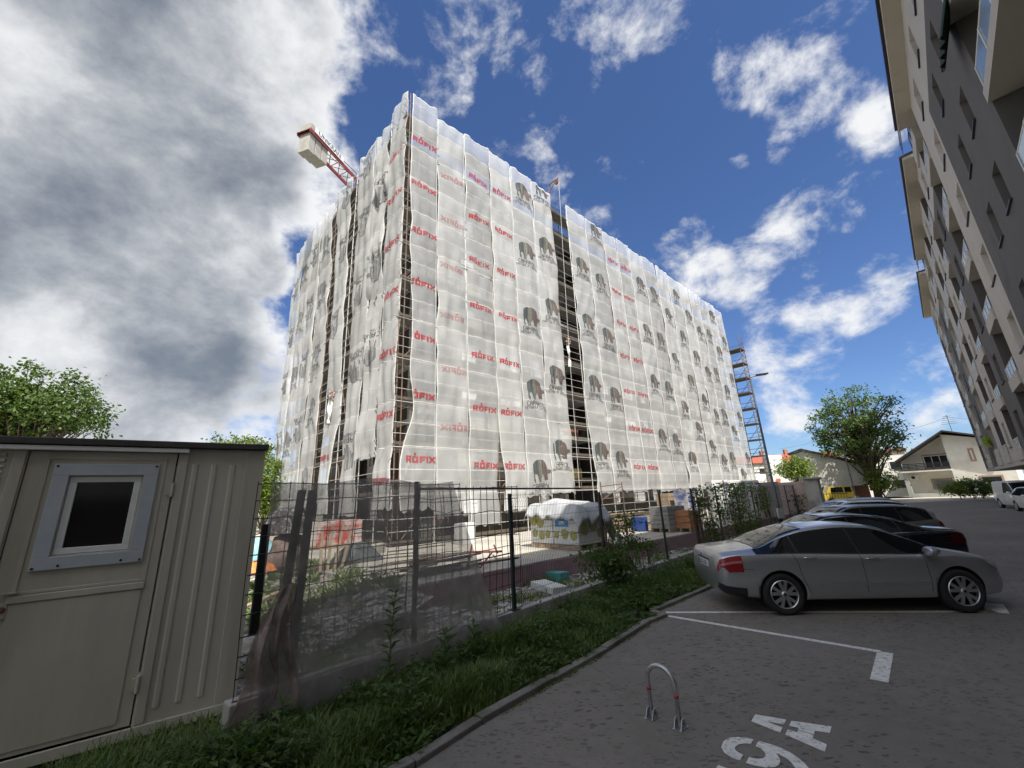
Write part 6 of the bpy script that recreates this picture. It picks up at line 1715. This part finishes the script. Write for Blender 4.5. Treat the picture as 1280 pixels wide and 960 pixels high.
# recessed left half
mb.prism([FH_.P(aL, 0, -1.3), FH_.P(aM, 0, -1.3), FH_.P(aM, roofz(aM) - .25, -1.3), FH_.P(aRg, roofz(aRg) - .25, -1.3), FH_.P(aL, roofz(aL) - .25, -1.3)], nH * -8)
mb.build('left_wall', M['house'], hs)
mb = MB(); mb.prism([FH_.P(aM + .01, 0, 0), FH_.P(aR_, 0, 0), FH_.P(aR_, roofz(aR_) - .25, 0), FH_.P(aM + .01, roofz(aM) - .25, 0)], nH * -9.3); mb.build('right_wall', M['house'], hs)
mb = MB()
for a, b in ((al_ - .6, aRg), (aRg, aR_ + .5)):
    mb.prism([FH_.P(a, roofz(a) - .2, .9), FH_.P(b, roofz(b) - .2, .9), FH_.P(b, roofz(b), .9), FH_.P(a, roofz(a), .9)], nH * -11)
mb.build('roof', M['tile_dark'], hs)
mb = MB(); mb.obox(FH_.P(aL - .7, zB - .15, -1.3), dH * (aM - aL + .7), nH * 1.7, Z * .16); bal = mb.build('balcony', M['house'], hs)
mb = MB()
for k in range(5): mb.obox(FH_.P(aL - .7, zB + .12 + .2 * k, .3), dH * (aM - aL + .72), nH * .05, Z * .10)
for k in range(8): mb.tube([FH_.P(aL - .7 + (aM - aL + .7) * k / 7, zB, .28), FH_.P(aL - .7 + (aM - aL + .7) * k / 7, zB + 1.05, .28)], .03, 5)
mb.build('balcony_railing', M['trim'], bal)
mb = MB(); mb.obox(FH_.P(aL + .05, 0, -.2), dH * .5, nH * .35, Z * (zB - .16)); mb.build('pillar', M['house_grey'], hs)
def hwin(r0, r1, off, kind, name='window'):
    a0, z1 = ha(*r0); a1, z0 = ha(*r1); a0, a1 = min(a0, a1), max(a0, a1); z0, z1 = min(z0, z1), max(z0, z1)
    mb = MB(); mb.obox(FH_.P(a0 - .15, z0 - .15, off + .002), dH * (a1 - a0 + .3), nH * .05, Z * (z1 - z0 + .3)); f = mb.build(name, M['pink_trim'], hs)
    n = {'door': 3, 'grille': 1, 'plain': 1, 'garage': 1}[kind]
    for k in range(n):
        mb = MB(); w_ = (a1 - a0) / n
        mb.obox(FH_.P(a0 + w_ * k + .06, z0 + .05, off + .055), dH * (w_ - .12), nH * .02, Z * (z1 - z0 - .1)); mb.build('pane', M['glass'] if kind != 'plain' else M['white_plastic'], f)
        if kind == 'door':
            mb = MB()
            for q in (0, 1): mb.obox(FH_.P(a0 + w_ * (k + q) - .05, z0, off + .06), dH * .1, nH * .03, Z * (z1 - z0))
            mb.obox(FH_.P(a0 + w_ * k, z1 - .1, off + .062), dH * w_, nH * .03, Z * .1); mb.build('window_frame', M['pvc'], f)
    if kind == 'grille':
        mb = MB(); st = .3; k = 0; w_, h_ = a1 - a0, z1 - z0
        x = -h_
        while x < w_:
            for sg_ in (1, -1):
                p0, p1 = max(0, x), min(w_, x + h_)
                if p1 > p0:
                    y0, y1 = (p0 - x), (p1 - x)
                    if sg_ < 0: y0, y1 = h_ - y0, h_ - y1
                    mb.tube([FH_.P(a0 + p0, z0 + y0, off + .09), FH_.P(a0 + p1, z0 + y1, off + .09)], .018, 4)
            x += st
        mb.build('window_grille', M['white_plastic'], f)
    return f
hwin((1151, 570), (1186, 583), -1.3, 'door', 'balcony_door'); hwin((1163, 600), (1190, 610), -1.3, 'grille'); hwin((1211, 562), (1219, 575), 0, 'plain'); hwin((1226, 596), (1258, 611), 0, 'garage', 'garage_door')
mb = MB(); a, z = ha(1141, 597); mb.obox(FH_.P(a - .45, z - .3, -1.29), dH * .9, nH * .35, Z * .6); ac = mb.build('air_conditioner', M['white_plastic'], hs, bevel=.03)
mb = MB(); disc(mb, FH_.P(a - .12, z, -.935), dH, Z, .22); mb.build('fan', M['trim'], ac, recalc=False)
an = FH_.P(aRg + .8, roofz(aRg + .8), -.5); t = thing('roof_antenna', 'spindly television antenna on the ridge of the white house', 'antenna', an)
mb = MB(); mb.tube([an, an + Z * 2.3], .03, 5); mb.build('mast', M['trim'], t)
mb = MB()
for k in range(5): mb.tube([an + Z * (1.1 + .26 * k) - dH * (.75 - .08 * k), an + Z * (1.1 + .26 * k) + dH * (.75 - .08 * k)], .018, 4)
mb.tube([an + Z * 2.1 - nH * .9, an + Z * 2.1 + nH * .9], .02, 4); mb.build('antenna_rods', M['trim'], t)
wire('power_cable', 'overhead cable from the street tree to the roof antenna', at_depth(1095, 541, 50), an + Z * 2.1, .5, .014)
wire('power_cable', 'overhead cable running right from the roof antenna', an + Z * 2.1, at_depth(1225, 521, 58), .3, .014)
wire('power_cable', 'long overhead cable left of the broad street tree', at_depth(975, 561, 60), at_depth(1060, 536, 58), .4, .014)
mb = MB(); mb.obox(FH_.P(aL + 1.0, 0, 3.2), dH * (aR_ - aL - 3), nH * .2, Z * .5); tag(mb.build('garden_wall', M['house_grey']), 'low grey garden wall in front of the white house', 'wall')
# grey house with a sloping verge
G0 = at_depth(1030, 620, 52); G0.z = 0; dG, nG = dirv(112), dirv(202); FG = Face(G0, dG, nG)
def ga_(px, py):
    p = on_plane(px, py, FG.o, nG); return (p - FG.o).dot(dG), p.z
gh = thing('grey_house', 'plain grey gabled house wall with a garage mouth left of the street tree', 'house', G0)
a0, z0 = ga_(1004, 563); a1, z1 = ga_(1062, 578)
ab0, zb0 = ga_(1027, 609); ab1, _z = ga_(1068, 609)
mb = MB(); mb.prism([FG.P(a0, 0), FG.P(ab0, 0), FG.P(ab0, zb0), FG.P(a1 + 2, zb0), FG.P(a1 + 2, z1 - .6), FG.P(a1, z1), FG.P(a0, z0)], nG * -7); mb.build('wall', M['house_grey'], gh)
mb = MB(); mb.prism([FG.P(a0 - .3, z0 + .02, .3), FG.P(a1 + 2.2, z1 - .65, .3), FG.P(a1 + 2.2, z1 - .42, .3), FG.P(a0 - .3, z0 + .25, .3)], nG * -7.6); mb.build('roof', M['tile_dark'], gh)
mb = MB(); mb.quad(FG.P(ab0, 0, -2.5), FG.P(a1 + 2, 0, -2.5), FG.P(a1 + 2, zb0, -2.5), FG.P(ab0, zb0, -2.5)); mb.build('garage_back', M['brick'], gh)
# yellow truck in the garage mouth
yt = thing('yellow_truck', 'small yellow truck parked in front of the grey house', 'truck', at_depth(1049, 625, 49).xy.to_3d())
cT = V((yt.location.x, yt.location.y, 0)); ut = dirv(112); vt = dirv(202)
M['truck_yellow'] = paint('truck_yellow', (.50, .36, .03), 0, .5)
mb = MB(); mb.prism([cT + ut * x + Z * z - vt * .85 for x, z in ((-1.5, .5), (1.3, .5), (1.3, 1.3), (1.2, 1.95), (-.9, 1.95), (-1.25, 1.25), (-1.5, 1.15))], vt * 1.7); mb.build('cab', M['truck_yellow'], yt, bevel=.06)
mb = MB(); mb.prism([cT + ut * x + Z * z + vt * .86 for x, z in ((-.85, 1.3), (.35, 1.3), (.35, 1.85), (-.75, 1.85))], vt * .01); mb.build('window', M['car_glass'], yt)
mb = MB(); mb.prism([cT + ut * x + Z * z + vt * .86 for x, z in ((.5, 1.3), (1.15, 1.3), (1.1, 1.85), (.5, 1.85))], vt * .01); mb.build('window', M['car_glass'], yt)
mb = MB(); mb.obox(cT - ut * 1.55 - vt * .8 + Z * .35, ut * 2.9, vt * 1.6, Z * .25); mb.build('bumper', M['trim'], yt, bevel=.04)
for x in (-.9, .8):
    mb = MB(); mb.lathe(cT + ut * x + vt * .7 + Z * .36, vt, [(0, 0), (.36, 0), (.36, .2), (.2, .22), (0, .2)], 20); mb.build('wheel', M['tyre'], yt, smooth=True)
# red roofed building, pale row building, garden pillar wall
c = at_depth(985, 600, 85); c.z = 0
rb = thing('red_roofed_building', 'white building with red tiled roof beyond the small bright tree', 'building', c)
zt_ = at_depth(985, 577, 85).z; zrg = at_depth(985, 569, 85).z
mb = MB(); mb.box(V((c.x + 3, c.y + 5, zt_ / 2)), 24, 9, zt_, 95); mb.build('wall', M['house'], rb)
mb = MB(); uR = dirv(95); vR = dirv(185); mb.prism([V((c.x + 3, c.y + 5, zt_ + .01)) - uR * 12.5 + vR * q + Z * h for q, h in ((5, 0), (0, zrg - zt_ + .6), (-5, 0))], uR * 25); rf = mb.build('roof', M['tile_red'], rb)
for k in range(3):
    mb = MB(); mb.box(V((c.x + 3, c.y + 5, zrg + .9)) - uR * (9 - 5 * k), .7, .7, 1.4, 95); mb.build('chimney', M['brick'], rf)
for k in range(6):
    mb = MB(); mb.box(V((c.x + 3, c.y + 5, zt_ - 1.6)) - uR * (10 - 3.6 * k) + vR * 4.5, 1.8, .06, 1.1, 95); mb.build('window', M['glass'], rb)
c = at_depth(1100, 600, 66); c.z = 0
pr = thing('pale_house', 'pale house with two rows of windows behind the street tree', 'house', c)
zt_ = at_depth(1090, 566, 66).z
mb = MB(); mb.box(V((c.x - .5, c.y + 4, zt_ / 2)), 12, 8, zt_, 118); mb.build('wall', M['house'], pr)
mb = MB(); mb.box(V((c.x - .5, c.y + 4, zt_ + .16)), 12.6, 8.6, .3, 118); mb.build('roof', M['tile_red'], pr)
uw, vw = dirv(118), dirv(208)
for j in (1.1, 3.9):
    for k in range(4):
        mb = MB(); mb.box(V((c.x - .5, c.y + 4, j + .7)) + vw * 4.03 + uw * (-4.5 + 3 * k), 1.5, .08, 1.35, 118); f = mb.build('window', M['pvc'], pr)
        mb = MB(); mb.box(V((c.x - .5, c.y + 4, j + .7)) + vw * 4.08 + uw * (-4.5 + 3 * k), 1.3, .03, 1.15, 118); mb.build('pane', M['glass'], f)
c = at_depth(1019, 620, 27); c.z = 0
pw = thing('pillar_wall', 'grey concrete wall ending in a square pillar past the lamp post', 'wall', c)
zt_ = at_depth(1019, 599, 27).z
mb = MB(); mb.box(c + Z * zt_ / 2, .75, .75, zt_, 46); mb.box(c + Z * (zt_ + .06), .95, .95, .12, 46); mb.build('pillar', M['concrete'], pw, bevel=.02)
mb = MB(); e_ = c - dirv(-44) * -.0; mb.obox(c + dirv(-50) * .4 - Z * 0, dirv(-50) * 3.2, dirv(40) * .25, Z * (zt_ - .1)); mb.build('wall', mat('pinkish_wall', (.42, .33, .32), .9, var=.15), pw)
gt = thing('iron_gate', 'dark iron bar gate next to the square pillar', 'gate', c + dirv(46) * 1.2)
for k in range(9):
    mb = MB(); p = c + dirv(100) * (.5 + .16 * k); mb.tube([p + Z * .1, p + Z * 1.7], .015, 4); mb.build('bar', M['trim'], gt)
mb = MB(); mb.tube([c + dirv(100) * .45 + Z * 1.6, c + dirv(100) * 1.85 + Z * 1.6], .02, 4); mb.build('rail', M['trim'], gt)
